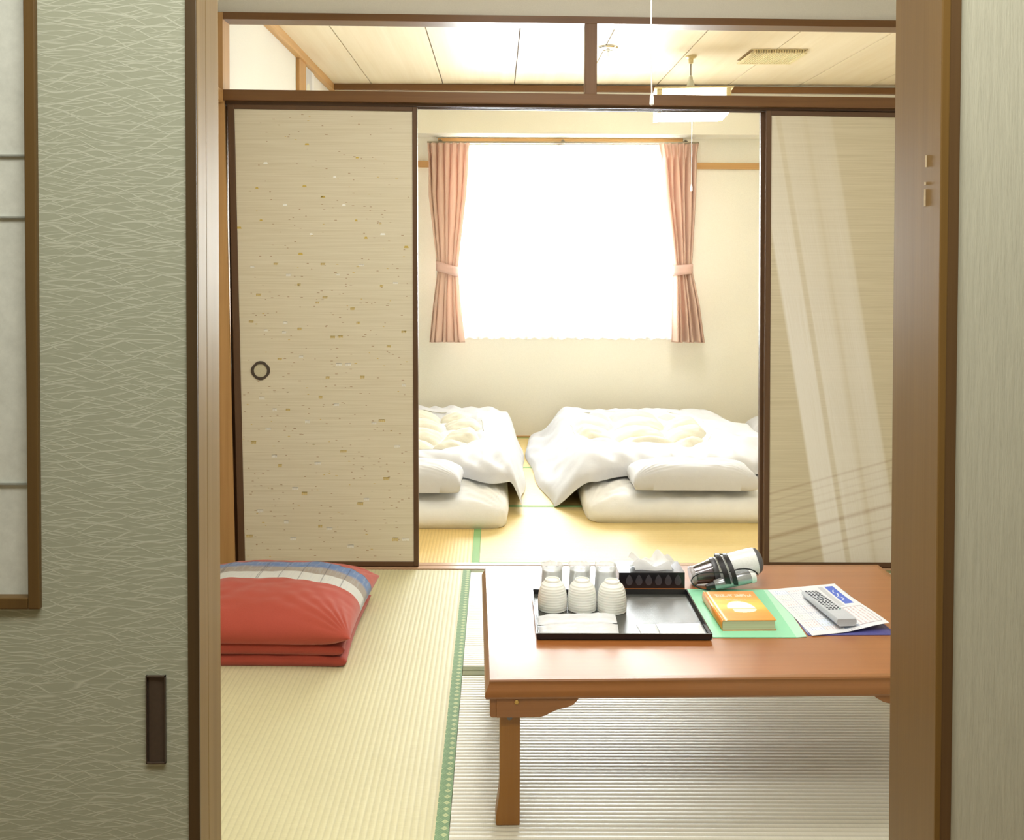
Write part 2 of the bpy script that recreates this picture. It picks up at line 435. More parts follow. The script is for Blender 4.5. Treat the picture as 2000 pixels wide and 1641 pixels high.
M['smoke'] = glassy('smoked_dust_cup', (0.84, 0.79, 0.81, 1), 0.12, 0.1)
def emit(name, c, st):
    t = NT(name); t.col(c); t.p(Roughness=0.5, Emission_Color=c, Emission_Strength=st); return t.mat
M['lamp_on'] = emit('lit_lamp_diffuser', (1.0, 0.98, 0.92, 1), 20.0)
M['lamp_soft'] = emit('lit_lamp_side', (1.0, 0.98, 0.92, 1), 6.0)

# ------------------------------------------------------------------ room shell
def struct(name, mb, mats, **k):
    o = mb.build(name, mats, **k); o['kind'] = 'structure'; return o
YW = 3.70          # front plane of the dividing wall timber
XL, XR1, XR2 = -1.07, 1.82, 2.75
YB = 6.42
struct('floor', MB().box(-2.0, 3.0, -1.7, 6.7, -0.12, -0.05), M['corr_floor'])
struct('wall_left', MB().box(XL - 0.12, XL, 1.32, YB, -0.05, 2.45), M['wall_white'])
struct('wall_right', MB().box(XR1, XR1 + 0.1, 1.32, 3.70, -0.05, 2.45), M['wall_white'])
struct('wall_right_bedroom', MB().box(XR2, XR2 + 0.1, 3.82, YB, -0.05, 2.45), M['wall_cream'])
# back wall with window opening
WX0, WX1, WZ0, WZ1 = -0.36, 1.20, 0.69, 1.955
mb = MB().box(XL - 0.1, WX0, YB, YB + 0.14, -0.05, 2.45).box(WX1, XR2 + 0.1, YB, YB + 0.14, -0.05, 2.45)
mb.box(WX0, WX1, YB, YB + 0.14, -0.05, WZ0).box(WX0, WX1, YB, YB + 0.14, WZ1, 2.45)
struct('wall_back', mb, M['wall_cream'])
struct('trim_beam', MB().beam(XL, XR2, 6.20, YB, 1.998, 2.40, 0.012), M['wall_cream'])
# dividing wall above and beside the openings
mb = MB().beam(XL, XR1 + 0.1, YW + 0.03, YW + 0.09, 2.135, 2.46, 0.03)
mb.box(XR1, XR2 + 0.1, YW + 0.03, YW + 0.09, -0.05, 2.45)
mb.beam(1.62, XR1 + 0.1, YW + 0.03, YW + 0.09, 1.81, 2.13, 0.0)
struct('wall_divider', mb, M['wall_white'])
# ceilings
struct('ceiling', MB().box(XL - 0.1, XR1 + 0.1, 1.2, 3.80, 2.43, 2.50), M['ceil_plain'])
mb = MB().box(XL - 0.1, XR2 + 0.1, 3.80, YB, 2.316, 2.40, 1)
xs = [-1.07] + [-0.80 + 0.455 * i for i in range(8)] + [2.75]
for a, b in zip(xs[:-1], xs[1:]): mb.box(a + 0.003, b - 0.003, 3.80, YB, 2.305, 2.318, 0)
struct('ceiling_bedroom', mb, [M['ceil_wood'], M['gap_dark']])
# corridor
struct('wall_corridor', MB().box(-2.0, -1.9, -1.7, 1.2, -0.05, 2.45).box(1.9, 2.0, -1.7, 1.2, -0.05, 2.45).box(-2.0, 2.0, -1.7, -1.6, -0.05, 2.45), M['wall_grey'])
struct('ceiling_corridor', MB().box(-2.0, 2.0, -1.7, 1.32, 2.40, 2.43), M['ceil_plain'])
mb = MB().box(0.566, 2.0, 1.205, 1.32, -0.05, 2.40).box(-0.47, 0.566, 1.205, 1.32, 1.90, 2.40).box(-2.0, -0.46, 1.246, 1.32, -0.05, 2.40)
struct('wall_front', mb, M['wall_grey'])
# doorway posts
post_r = struct('trim_doorway_post_right', MB().quadbox([(0.5535, 1.198, -0.05), (0.560, 1.198, -0.05), (0.560, 1.338, -0.05), (0.5535, 1.338, -0.05)],
       [(0.5475, 1.198, 1.90), (0.560, 1.198, 1.90), (0.560, 1.338, 1.90), (0.5475, 1.338, 1.90)]), M['jamb'], bevel=0.0015)
MB().box(.5472, .5497, 1.2370, 1.2374, 1.325, 1.340).box(.5472, .5497, 1.2390, 1.2393, 1.275, 1.297).box(.5472, .5497, 1.2385, 1.2389, 1.302, 1.306).build('scratch', plain('bare_wood_scratch', rgb(222, 204, 170), .6), post_r)
struct('trim_doorway_casing', MB().box(0.5555, 0.5735, 1.199, 1.33, -0.05, 1.92), M['casing'], bevel=0.001)
struct('trim_doorway_post_left', MB().box(-0.47, -0.3735, 1.2435, 1.300, -0.05, 1.92), M['jamb_light'], bevel=0.001)
struct('trim_doorway_head', MB().box(-0.47, 0.56, 1.2435, 1.33, 1.90, 1.94), M['jamb'])

# dividing wall timber: lintel, transom frame, posts, sill
DZ = 0.028
struct('trim_lintel', MB().beam(-1.050, 1.82, YW, YW + 0.10, 1.803, 1.844, DZ), M['lintel'], bevel=0.002)
struct('trim_lintel_track', MB().beam(-1.045, 1.82, YW + 0.028, YW + 0.034, 1.790, 1.805, DZ * .8).beam(-1.045, 1.82, YW + 0.060, YW + 0.066, 1.790, 1.805, DZ * .8).beam(-1.045, 1.82, YW + 0.092, YW + 0.10, 1.790, 1.805, DZ * .8), M['frame_dark_x'])
struct('trim_transom_top', MB().beam(-1.067, 1.82, YW + 0.01, YW + 0.10, 2.113, 2.140, DZ), M['lintel'], bevel=0.0015)
struct('trim_transom_side', MB().box(-1.068, -1.048, YW + 0.005, YW + 0.10, 1.84, 2.138), M['cedar_z'], bevel=0.001)
struct('trim_mullion', MB().box(0.336, 0.382, YW + 0.012, YW + 0.06, 1.83, 2.115), M['lintel_z'], bevel=0.002)
struct('trim_post_left', MB().quadbox([(-1.069, YW + .005, -.05), (-1.008, YW + .005, -.05), (-1.008, YW + .018, -.05), (-1.069, YW + .018, -.05)], [(-1.069, YW + .005, 1.806), (-1.044, YW + .005, 1.806), (-1.044, YW + .018, 1.806), (-1.069, YW + .018, 1.806)]).box(-1.069, -1.047, YW + .018, YW + .10, -.05, 1.806), M['cedar_z'], bevel=0.001)
struct('trim_post_right', MB().box(1.78, 1.83, YW + 0.005, YW + 0.10, -0.05, 2.12), M['cedar_z'], bevel=0.001)
mb = MB().box(-1.07, 1.83, YW, YW + 0.018, -0.05, 0.003).box(-1.07, 1.83, YW + 0.018, YW + 0.021, -0.05, -0.003)
mb.box(-1.07, 1.83, YW + 0.021, YW + 0.045, -0.05, 0.001).box(-1.07, 1.83, YW + 0.045, YW + 0.048, -0.05, -0.003).box(-1.07, 1.83, YW + 0.048, YW + 0.075, -0.05, 0.003)
struct('trim_sill', mb, M['sill'])
# left wall trims
struct('trim_rail_left', MB().box(-1.07, -1.046, 1.34, YW, 1.795, 1.842), M['cedar_y'], bevel=0.002)
struct('trim_cornice_left', MB().box(XL, -1.038, 3.82, 6.20, 2.262, 2.306), M['cedar_y'], bevel=0.002)
struct('trim_cornice_back', MB().beam(XL, XR2, 6.168, 6.20, 2.268, 2.307, 0.022), M['brown_x'], bevel=0.002)
struct('trim_cornice_right', MB().box(XR2 - 0.03, XR2, 3.82, 6.17, 2.262, 2.306), M['cedar_y'], bevel=0.002)
struct('trim_wall_post', MB().box(XL, -1.052, 5.16, 5.34, -0.05, 2.264), M['cedar_z'], bevel=0.001)
struct('trim_picture_rail', MB().beam(XL, -0.38, YB - 0.018, YB, 1.797, 1.841, 0.002).beam(1.22, XR2, YB - 0.018, YB, 1.790, 1.832, 0.008), M['cedar_x'], bevel=0.001)
struct('baseboard_back', MB().box(XL, XR2, YB - 0.012, YB, -0.01, 0.012), M['cedar_x'])

# window_1: casing, sashes, glass
win = bpy.data.objects.new('window_1', None); C.objects.link(win); win.location = (0.42, YB, WZ0); win['kind'] = 'structure'
def L(x, y, z): return (x - 0.42, y - YB, z - WZ0)
mb = MB(); ww = 1.56; hh = WZ1 - WZ0
mb.box(-ww / 2 - .03, ww / 2 + .03, -0.02, 0.10, hh - .01, hh + .035).box(-ww / 2 - .03, -ww / 2, -0.015, 0.10, 0, hh - .01).box(ww / 2, ww / 2 + .03, -0.015, 0.10, 0, hh - .01).box(-ww / 2 - .03, ww / 2 + .03, -0.02, 0.10, -0.012, 0)
mb.build('window_casing', M['cedar_x'], win, bevel=0.002)
for i, (a, b, y) in enumerate(((-ww / 2, 0.02, 0.04), (-0.02, ww / 2, 0.075))):
    m2 = MB().box(a, b, y, y + .025, 0, .04).box(a, b, y, y + .025, hh - .05, hh - .01).box(a, a + .035, y, y + .025, .04, hh - .05).box(b - .035, b, y, y + .025, .04, hh - .05)
    s_ = m2.build('window_frame', M['grey_metal'], win)
    MB().box(a + .035, b - .035, y + .01, y + .014, .04, hh - .05).build('pane', M['pane'], s_)

# ------------------------------------------------------------------ sliding doors of the dividing wall
def framed_door(name, x0, x1, y, zt0, zt1, stl, str_, rail_t, rail_b, panel_mat, tilt0=0.0, tilt1=0.0, xoff=0.0):
    """x0,x1 outer edges at the top, tilt moves the bottom edges"""
    d = bpy.data.objects.new(name, None); C.objects.link(d); d['kind'] = 'structure'
    zb = 0.0035; th = 0.024
    X0b, X1b = x0 + tilt0, x1 + tilt1
    lerp = lambda a, b, t: a + (b - a) * t
    def xl(z): return lerp(X0b, x0, (z - zb) / (zt0 - zb))
    def xr(z): return lerp(X1b, x1, (z - zb) / (zt1 - zb))
    def vb(fa, fb, z0a, z1a, z0b, z1b, m=0):
        return [(fa(z0a), y, z0a), (fb(z0b), y, z0b), (fb(z0b), y + th, z0b), (fa(z0a), y + th, z0a)], \
               [(fa(z1a), y, z1a), (fb(z1b), y, z1b), (fb(z1b), y + th, z1b), (fa(z1a), y + th, z1a)]
    MB().quadbox(*vb(xl, lambda z: xl(z) + stl, zb, zt0, zb, zt0)).build('stile', M['frame_dark'], d, bevel=0.002)
    MB().quadbox(*vb(lambda z: xr(z) - str_, xr, zb, zt1, zb, zt1)).build('stile', M['frame_dark'], d, bevel=0.002)
    MB().quadbox(*vb(lambda z: xl(z) + stl, lambda z: xr(z) - str_, zt0 - rail_t, zt0, zt1 - rail_t, zt1)).build('top_rail', M['frame_dark_x'], d, bevel=0.0015)
    MB().quadbox(*vb(lambda z: xl(z) + stl, lambda z: xr(z) - str_, zb, zb + rail_b, zb, zb + rail_b)).build('bottom_rail', M['frame_dark_x'], d, bevel=0.0015)
    p = MB()
    pts = vb(lambda z: xl(z) + stl, lambda z: xr(z) - str_, zb + rail_b, zt0 - rail_t, zb + rail_b, zt1 - rail_t)
    sh = lambda q: (q[0], q[1] + (0.004 if q[1] < y + 0.01 else -0.004), q[2])
    p.quadbox([sh(q) for q in pts[0]], [sh(q) for q in pts[1]])
    return d, p, y + 0.004

# left front leaf (door_2) with woven flecks
d2, pan, yf = framed_door('door_2', -1.036, -0.307, 3.722, 1.790, 1.782, 0.026, 0.019, 0.017, 0.019, M['fus_l'], 0.036, 0.007)
def px_to_panel(x, y):            # layout of the flecks on the sheet, measured across and down it
    return -1.005 + (x - 461) / 345 * 0.68, 1.768 - (y - 213) / 893 * 1.752
def fleck(p, x, z, wd, h, m, bars):
    yy = yf - 0.0004
    if bars:
        nb = max(3, int(wd / 0.0035))
        for i in range(nb):
            a = x - wd / 2 + wd * i / nb
            hh_ = h * random.uniform(0.7, 1.0)
            p.face([(a, yy, z - hh_ / 2), (a + wd / nb * 0.6, yy, z - hh_ / 2), (a + wd / nb * 0.6, yy, z + h / 2), (a, yy, z + h / 2)], m)
        p.face([(x - wd / 2, yy, z + h * .36), (x + wd / 2, yy, z + h * .36), (x + wd / 2, yy, z + h / 2), (x - wd / 2, yy, z + h / 2)], m)
    else:
        p.face([(x - wd / 2, yy, z - h / 2), (x + wd / 2, yy, z - h / 2), (x + wd / 2 - h / 3, yy, z + h / 2), (x - wd / 2 + h / 3, yy, z + h / 2)], m)
big = [(660, 535, 1), (505, 575, 2), (620, 590, 2), (773, 551, 1), (700, 630, 2), (789, 647, 2), (557, 630, 1), (519, 645, 1), (555, 649, 1),
       (760, 676, 2), (588, 697, 1), (662, 712, 1), (680, 712, 1), (708, 737, 2), (640, 738, 2), (790, 753, 1), (546, 702, 2), (626, 777, 2),
       (657, 792, 1), (536, 802, 1), (562, 802, 2), (746, 823, 2), (731, 828, 1), (511, 779, 1), (600, 825, 1), (523, 840, 1), (494, 867, 2),
       (671, 884, 2), (777, 874, 1), (535, 894, 1), (546, 913, 2), (620, 908, 1), (755, 938, 2), (576, 958, 1), (594, 968, 2), (716, 979, 1),
       (704, 988, 2), (507, 1003, 1), (558, 1025, 1), (643, 1038, 1), (625, 1033, 2), (485, 1053, 2), (572, 1058, 1), (773, 1059, 2), (793, 1059, 1),
       (685, 1073, 1), (600, 279, 2), (698, 305, 2), (654, 343, 1), (519, 316, 1), (595, 361, 2), (502, 365, 2), (631, 382, 2), (557, 398, 1), (672, 398, 1),
       (715, 462, 2), (510, 428, 2), (696, 428, 2), (608, 455, 1), (748, 455, 1), (587, 494, 2), (631, 514, 2), (539, 514, 2), (584, 555, 2), (635, 580, 2),
       (706, 516, 1), (493, 520, 1), (564, 536, 1), (689, 602, 2), (490, 628, 2), (585, 642, 2), (665, 657, 2), (650, 658, 2), (467, 443, 2), (746, 557, 2), (794, 480, 2)]
for x, y, m in big:
    X, Z = px_to_panel(x, y); t_ = (y - 213) / 893
    fleck(pan, X, Z, random.uniform(.013, .022) * (0.75 + .55 * t_), random.uniform(.008, .011) * (0.65 + .7 * t_), m, t_ > 0.33)
for i in range(420):
    t_ = random.random() ** 0.85
    X, Z = -0.985 + random.random() * 0.65, 1.755 - t_ * 1.72
    fleck(pan, X, Z, random.uniform(.005, .011), 0.0022, 3 if random.random() < .85 else 2, False)
pan.build('panel', [M['fus_l'], M['mark_w'], M['mark_y'], M['mark_b']], d2)
hx, hz = -0.912, 0.765
def quatre(r, n=64, e=0.07):
    return [(hx + r * (.92 + .09 * abs(math.cos(2 * a)) ** .5) * math.cos(a), hz + r * (.92 + .09 * abs(math.cos(2 * a)) ** .5) * math.sin(a)) for a in [2 * math.pi * i / n for i in range(n)]]
mb = MB(); o_ = quatre(0.0365); i_ = [(hx + 0.0255 * math.cos(2 * math.pi * i / 64), hz + 0.0255 * math.sin(2 * math.pi * i / 64)) for i in range(64)]
n = 64
for i in range(n):
    j = (i + 1) % n
    a, b, c, d_ = o_[i], o_[j], i_[j], i_[i]
    mb.face([(a[0], yf - .003, a[1]), (b[0], yf - .003, b[1]), (c[0], yf - .004, c[1]), (d_[0], yf - .004, d_[1])])
    mb.face([(a[0], yf - .003, a[1]), (b[0], yf - .003, b[1]), (b[0], yf, b[1]), (a[0], yf, a[1])])
    mb.face([(d_[0], yf - .004, d_[1]), (c[0], yf - .004, c[1]), (c[0], yf - .0005, c[1]), (d_[0], yf - .0005, d_[1])])
pull = mb.build('pull_ring', M['handle_dark'], d2, smooth=True)
MB().face([(p_[0], yf - .001, p_[1]) for p_ in i_]).build('pull_dish', M['handle_in'], pull)
# leaf behind it, the two right leaves
d3, pan, _ = framed_door('door_3', -1.044, -0.335, 3.752, 1.788, 1.780, 0.026, 0.019, 0.017, 0.019, M['fus_l'], 0.018, 0.004)
pan.build('panel', M['fus_l'], d3)
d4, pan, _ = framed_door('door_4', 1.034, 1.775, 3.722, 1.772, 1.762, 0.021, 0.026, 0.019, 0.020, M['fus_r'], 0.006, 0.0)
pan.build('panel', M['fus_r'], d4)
d5, pan, _ = framed_door('door_5', 1.022, 1.76, 3.752, 1.770, 1.762, 0.026, 0.026, 0.019, 0.020, M['fus_l'], 0.008, 0.0)
pan.build('panel', M['fus_l'], d5)

# near sliding door (door_1) with the frosted lattice window
d1 = bpy.data.objects.new('door_1', None); C.objects.link(d1); d1['kind'] = 'structure'; d1.location = (-0.80, 1.20, 0)
ox, oy = 0.80, -1.20
fx0, fx1, fz0 = -1.15, -0.570, 0.767
mb = MB().box(-1.30 + ox, -0.386 + ox, 0.003, 0.037, 0.0, fz0 + .006).box(fx1 - .006 + ox, -0.386 + ox, 0.003, 0.037, fz0 + .006, 1.90).box(-1.30 + ox, fx0 + ox, 0.003, 0.037, fz0 + .006, 1.90)
mb.box(fx0 + ox, fx1 + ox, 0.003, 0.037, 1.80, 1.90)
mb.build('panel', M['near_door'], d1)
MB().quadbox([(-0.386 + ox, 0, 0), (-0.3715 + ox, 0, 0), (-0.3715 + ox, 0.004, 0), (-0.386 + ox, 0.004, 0)],
             [(-0.386 + ox, 0, 1.9), (-0.3735 + ox, 0, 1.9), (-0.3735 + ox, 0.004, 1.9), (-0.386 + ox, 0.004, 1.9)]).build('stile', M['near_stile'], d1)
MB().box(-0.386 + ox, -0.3725 + ox, 0.0045, 0.040, 0, 1.9).build('door_edge', M['jamb_light'], d1, bevel=0.001)
wf = MB()
wf.box(fx1 - .0145 + ox, fx1 + ox, -0.004, 0.02, fz0, 1.80).box(fx0 + ox, fx0 + .0145 + ox, -0.004, 0.02, fz0, 1.80)
wf.box(fx0 + .0145 + ox, fx1 - .0145 + ox, -0.004, 0.02, fz0, fz0 + .0145).box(fx0 + .0145 + ox, fx1 - .0145 + ox, -0.004, 0.02, 1.786, 1.80)
wfo = wf.build('window_frame', M['shoji_wood'], d1, bevel=0.0015)
MB().box(fx0 + .0145 + ox, fx1 - .0145 + ox, 0.010, 0.014, fz0 + .0145, 1.786).build('pane', M['washi'], wfo)
mb = MB()
for z in (0.922, 1.257, 1.334): mb.box(fx0 + .0145 + ox, fx1 - .0145 + ox, 0.007, 0.0095, z - .0012, z + .0012)
mb.build('lattice', plain('grey_lattice', rgb(150, 152, 142), 0.6), wfo)
# rectangular pull set into the door
mb = MB(); a, b, z0, z1 = -0.439 + ox, -0.4145 + ox, 0.571, 0.682
mb.box(a, a + .0012, -0.0012, 0.004, z0, z1).box(b - .0012, b, -0.0012, 0.004, z0, z1).box(a, b, -0.0012, 0.004, z1 - .0012, z1).box(a, b, -0.0012, 0.004, z0, z0 + .0012)
mb.grid(12, 1, lambda u, v: (a + .0012 + u * (b - a - .0024), 0.0026 - 0.0024 * math.sin(math.pi * (u ** 0.6)) * 0.6, z0 + v * (z1 - z0)))
mb.build('door_pull', M['handle_dark'], d1)

# ------------------------------------------------------------------ tatami mats
def tatami(label, x0, x1, y0, y1, rib, mat, heri, hw=0.03, sides=None, rough_amp=0.0008):
    if rib == 'x' and y0 < 3: rough_amp = .0014
    z = 0.0
    t = thing('tatami_mat', label, 'tatami mat', ((x0 + x1) / 2, (y0 + y1) / 2, -0.05), 0, 'woven straw mats on the floor')
    hx_, hy_ = (x1 - x0) / 2 - .0008, (y1 - y0) / 2 - .0008
    top = 0.05 + z
    mb = MB()
    # ribbed straw surface: real ridges 15 mm apart
    long_ = hy_ if rib == 'x' else hx_
    other = hx_ if rib == 'x' else hy_
    ix0, ix1, iy0, iy1 = -hx_, hx_, -hy_, hy_
    base = (y0 + y1) / 2 if rib == 'x' else (x0 + x1) / 2
    P_ = 0.015; k = int(round(2 * long_ / P_ * 6))
    prof = []
    for i in range(k + 1):
        q = -long_ + 2 * long_ * i / k
        ph = (q / P_) % 1.0
        prof.append((q, top - rough_amp * (2 * abs(ph - .5)) ** 3))
    n = len(mb.v)
    for q, zz in prof:
        for s_ in (-other, other):
            mb.v.append((s_, q, zz) if rib == 'x' else (q, s_, zz))
    for i in range(k):
        f = [n + 2 * i, n + 2 * i + 1, n + 2 * i + 3, n + 2 * i + 2]
        mb.f.append(f if rib == 'x' else f[::-1]); mb.m.append(0)
    mb.box(-hx_, hx_, -hy_, hy_, 0, top - .004)
    mb.build('straw_face', mat, t, smooth=True, angle=60)
    for sd in (sides or ('l', 'r')):
        e = MB(); zt = top + .0010
        if sd == 'l': e.box(-hx_ - .0006, -hx_ + hw, -hy_, hy_, .001, zt)
        if sd == 'r': e.box(hx_ - hw, hx_ + .0006, -hy_, hy_, .001, zt)
        if sd == 'f': e.box(-hx_, hx_, -hy_ - .0006, -hy_ + hw, .001, zt)
        if sd == 'b': e.box(-hx_, hx_, hy_ - hw, hy_ + .0006, .001, zt)
        e.build('border', heri, t, bevel=0.0006)
    return t
XH = -0.097
tatami('long pale straw mat with green brocade border under the red cushion', XL, XH, 1.90, 3.698, 'y', M['tatami_y'], M['heri'], .029, ('r', 'l'))
tatami('pale straw mat beneath the back half of the low table, next to the sill', XH, XR1, 2.790, 3.698, 'x', M['tatami_x'], M['heri_olive'], .028, ('f', 'b'))
tatami('pale straw mat beneath the front half and leg of the low table', XH, XR1, 1.885, 2.788, 'x', M['tatami_x'], M['heri_olive'], .028, ('f', 'b'))
tatami('straw mat just inside the doorway, under the near edge of the front room', XL, XR1, 1.34, 1.883, 'x', M['tatami_x'], M['heri_olive'], .028, ('f', 'b'))
YS = YW + 0.077
tatami('golden straw mat beyond the sill in front of the left folded mattress', XL, -0.066, YS, 5.55, 'y', M['tatami_by'], M['heri_b'], .03, ('r',))
tatami('sunlit straw mat beyond the sill in front of the right bed', -0.066, 1.75, YS, 4.645, 'x', M['tatami_b'], M['heri_b'], .012, ('f', 'b'))
tatami('bedroom straw mat under the middle of the right bed', -0.066, 1.75, 4.647, 5.50, 'x', M['tatami_b'], M['heri_b'], .012, ('f', 'b'))
tatami('bedroom straw mat along the back wall under the window', -0.066, 1.75, 5.502, YB - .012, 'x', M['tatami_b'], M['heri_b'], .012, ('f', 'b'))
tatami('golden straw mat in the far right corner beside the right bed', 1.752, XR2, YS, YB - .012, 'y', M['tatami_by'], M['heri_b'], .012, ('l',))
tatami('golden straw mat in the far left corner under the left bed', XL, -0.068, 5.552, YB - .012, 'x', M['tatami_by'], M['heri_b'], .012, ('f',))

# ------------------------------------------------------------------ low folding table
TZ = 0.320
table = thing('low_table', 'low reddish-brown wooden folding table with rounded edge and short legs on the mats', 'table', (-0.012, 2.009, 0.0), math.radians(1.4))
TW, TD = 1.135, 0.738
mb = MB()
prof = [(0.0, TZ), (-.002, TZ - .003), (-.0015, TZ - .006), (-.003, TZ - .012), (-.007, TZ - .019), (-.010, TZ - .026), (-.0105, TZ - .033), (-.008, TZ - .038), (-.002, TZ - .040)]
ins = 0.015
def ring(off, z): return [(-off, -off, z), (TW + off, -off, z), (TW + off, TD + off, z), (-off, TD + off, z)]
rings = [ring(-ins, TZ)] + [ring(-p[0], p[1]) for p in prof] + [ring(-0.03, TZ - .040)]
n0 = 0
for r in rings: mb.v += r
for i in range(len(rings) - 1):
    for j in range(4):
        k = (j + 1) % 4
        mb.f.append([i * 4 + j, (i + 1) * 4 + j, (i + 1) * 4 + k, i * 4 + k]); mb.m.append(1)
mb.f.append([0, 1, 2, 3]); mb.m.append(0)
q = (len(rings) - 1) * 4; mb.f.append([q + 3, q + 2, q + 1, q]); mb.m.append(1)
mb.build('tabletop', [M['table'], M['table_edge']], table, smooth=True, angle=28)
def leg(x, y, mirror, apron_len):
    s = -1 if mirror else 1
    pts = [(0, TZ - .05), (0.043, TZ - .05), (0.043, 0.0), (-0.0075, 0.0), (-0.0085, 0.012), (-0.006, 0.035), (-0.002, 0.06), (0, 0.085)]
    pts = [(x + s * a, b) for a, b in pts]
    if mirror: pts = pts[::-1]
    MB().prism(pts, y, y + .045).build('leg', M['table_leg'], table, bevel=0.0025)
def apron(x, y, mirror, L_, dy=0.018):
    s = -1 if mirror else 1; z1 = TZ - .040; z0 = z1 - .040
    pts = [(-.002, z1), (-.002, z0), (L_ * .52, z0), (L_ * .58, z0 + .003), (L_ * .66, z0 + .010), (L_ * .74, z0 + .016), (L_ * .86, z0 + .021), (L_ * .93, z0 + .026), (L_ * .98, z0 + .035), (L_, z1)]
    pts = [(x + s * a, b) for a, b in pts]
    if not mirror: pts = pts[::-1]
    MB().prism(pts, y, y + dy).build('apron', M['table_edge'], table, bevel=0.0015)
leg(0.0215, 0.014, False, 0); leg(TW - 0.0215, 0.014, True, 0)
leg(0.0215, TD - .06, False, 0); leg(TW - 0.0215, TD - .06, True, 0)
apron(0.0155, -0.004 + .001, False, 0.172); apron(TW - 0.0165, -0.003, True, 0.305)
apron(0.0155, TD - .02, False, 0.172); apron(TW - 0.0165, TD - .02, True, 0.172)
for x in (0.0, TW - 0.0135):
    MB().prism([(x, TZ - .040), (x, TZ - .076), (x + .003, TZ - .080), (x + .0135, TZ - .080), (x + .0135, TZ - .040)], -0.001, TD + .001).build('side_apron', M['table_edge'], table, bevel=0.001)
RX = Matrix.Rotation(R90, 4, 'X')
MB().lathe([(.0052, 0), (.0052, .003), (.0042, .004)], 6, Matrix.Translation((0.056, -.0028, TZ - .046)) @ RX).build('bolt', M['brass'], table)
MB().lathe([(.006, 0), (.006, .003)], 16, Matrix.Translation((0.042, .0145, TZ - .086)) @ RX).build('bolt', M['grey_metal'], table)

# ------------------------------------------------------------------ tray
tray = thing('serving_tray', 'black lacquered rectangular tray on the low table holding cups and towels', 'tray', (0.298, 2.366, TZ), 0.0)
mlac = NT('black_lacquer'); sp_ = mlac.noise(mlac.coord(), 900, 2, 0.6)
mlac.col(mlac.ramp(sp_, [(0.45, rgb(28, 28, 32)), (0.62, rgb(92, 92, 84))])); mlac.p(Roughness=0.22); mlac.bump(sp_, 0.35, 0.0006)
tw, td_ = .203, .1495
mb = MB().box(-tw + .004, tw - .004, -td_ + .004, td_ - .004, 0.0005, 0.0045)
mb.build('tray_base', mlac.mat, tray)
mb = MB()
def trr(i, z): return [(-tw + i, -td_ + i, z), (tw - i, -td_ + i, z), (tw - i, td_ - i, z), (-tw + i, td_ - i, z)]
rs = [trr(.005, .0005), trr(.0005, .003), trr(-.001, .0165), trr(.0022, .0168), trr(.005, .0045)]
for r in rs: mb.v += r
for i in range(4):
    for j in range(4):
        k = (j + 1) % 4; mb.f.append([i * 4 + j, (i + 1) * 4 + j, (i + 1) * 4 + k, i * 4 + k][::-1]); mb.m.append(0)
mb.build('rim', plain('black_rim_lacquer', rgb(24, 24, 30), 0.2), tray)
TB = TZ + .0047   # inner floor of the tray

# ------------------------------------------------------------------ cups, tumblers
def cup_mb():
    prof = [(.0352, 0), (.0362, .001)]
    pr_ = [(.0362, .001), (.0368, .012), (.0366, .024), (.0356, .036), (.0338, .047), (.0312, .056), (.0270, .0635), (.0215, .0685)]
    pts = []
    for i in range(len(pr_) - 1):
        for k in range(6):
            t_ = k / 6; r = pr_[i][0] * (1 - t_) + pr_[i + 1][0] * t_; z = pr_[i][1] * (1 - t_) + pr_[i + 1][1] * t_
            pts.append((r + 0.00035 * math.sin(z * 2 * math.pi / 0.0062), z))
    pts.append(pr_[-1])
    prof = [(.0352, 0)] + pts + [(.0192, .0695), (.0187, .0745), (.0180, .0752), (.0165, .0748), (.0158, .0712), (.0, .0708)]
    return MB().lathe(prof, 48, cap=False)
m_cer = NT('white_glazed_porcelain'); m_cer.col(rgb(238, 238, 232)); m_cer.p(Roughness=0.28, Specular_IOR_Level=0.5, Subsurface_Weight=0.1, Subsurface_Scale=0.01)
m_cer.bump(m_cer.noise(m_cer.coord((1, 1, 3)), 60, 2), 0.05, 0.001)
cup0 = tag(cup_mb().build('teacup', m_cer.mat, smooth=True, angle=50), 'upturned white teacup, leftmost of the three on the black tray', 'cup', 'upturned white porcelain teacups')
cup0.location = (0.1425, 2.408, TB)
for x, y, lb in ((0.2165, 2.407, 'upturned white teacup, middle of the three on the black tray'), (0.2905, 2.398, 'upturned white teacup, rightmost of the three, next to the empty tray area')):
    c = cup0.copy(); c.location = (x, y, TB); c['label'] = lb; C.objects.link(c); c.rotation_euler = (0, 0, x * 9)

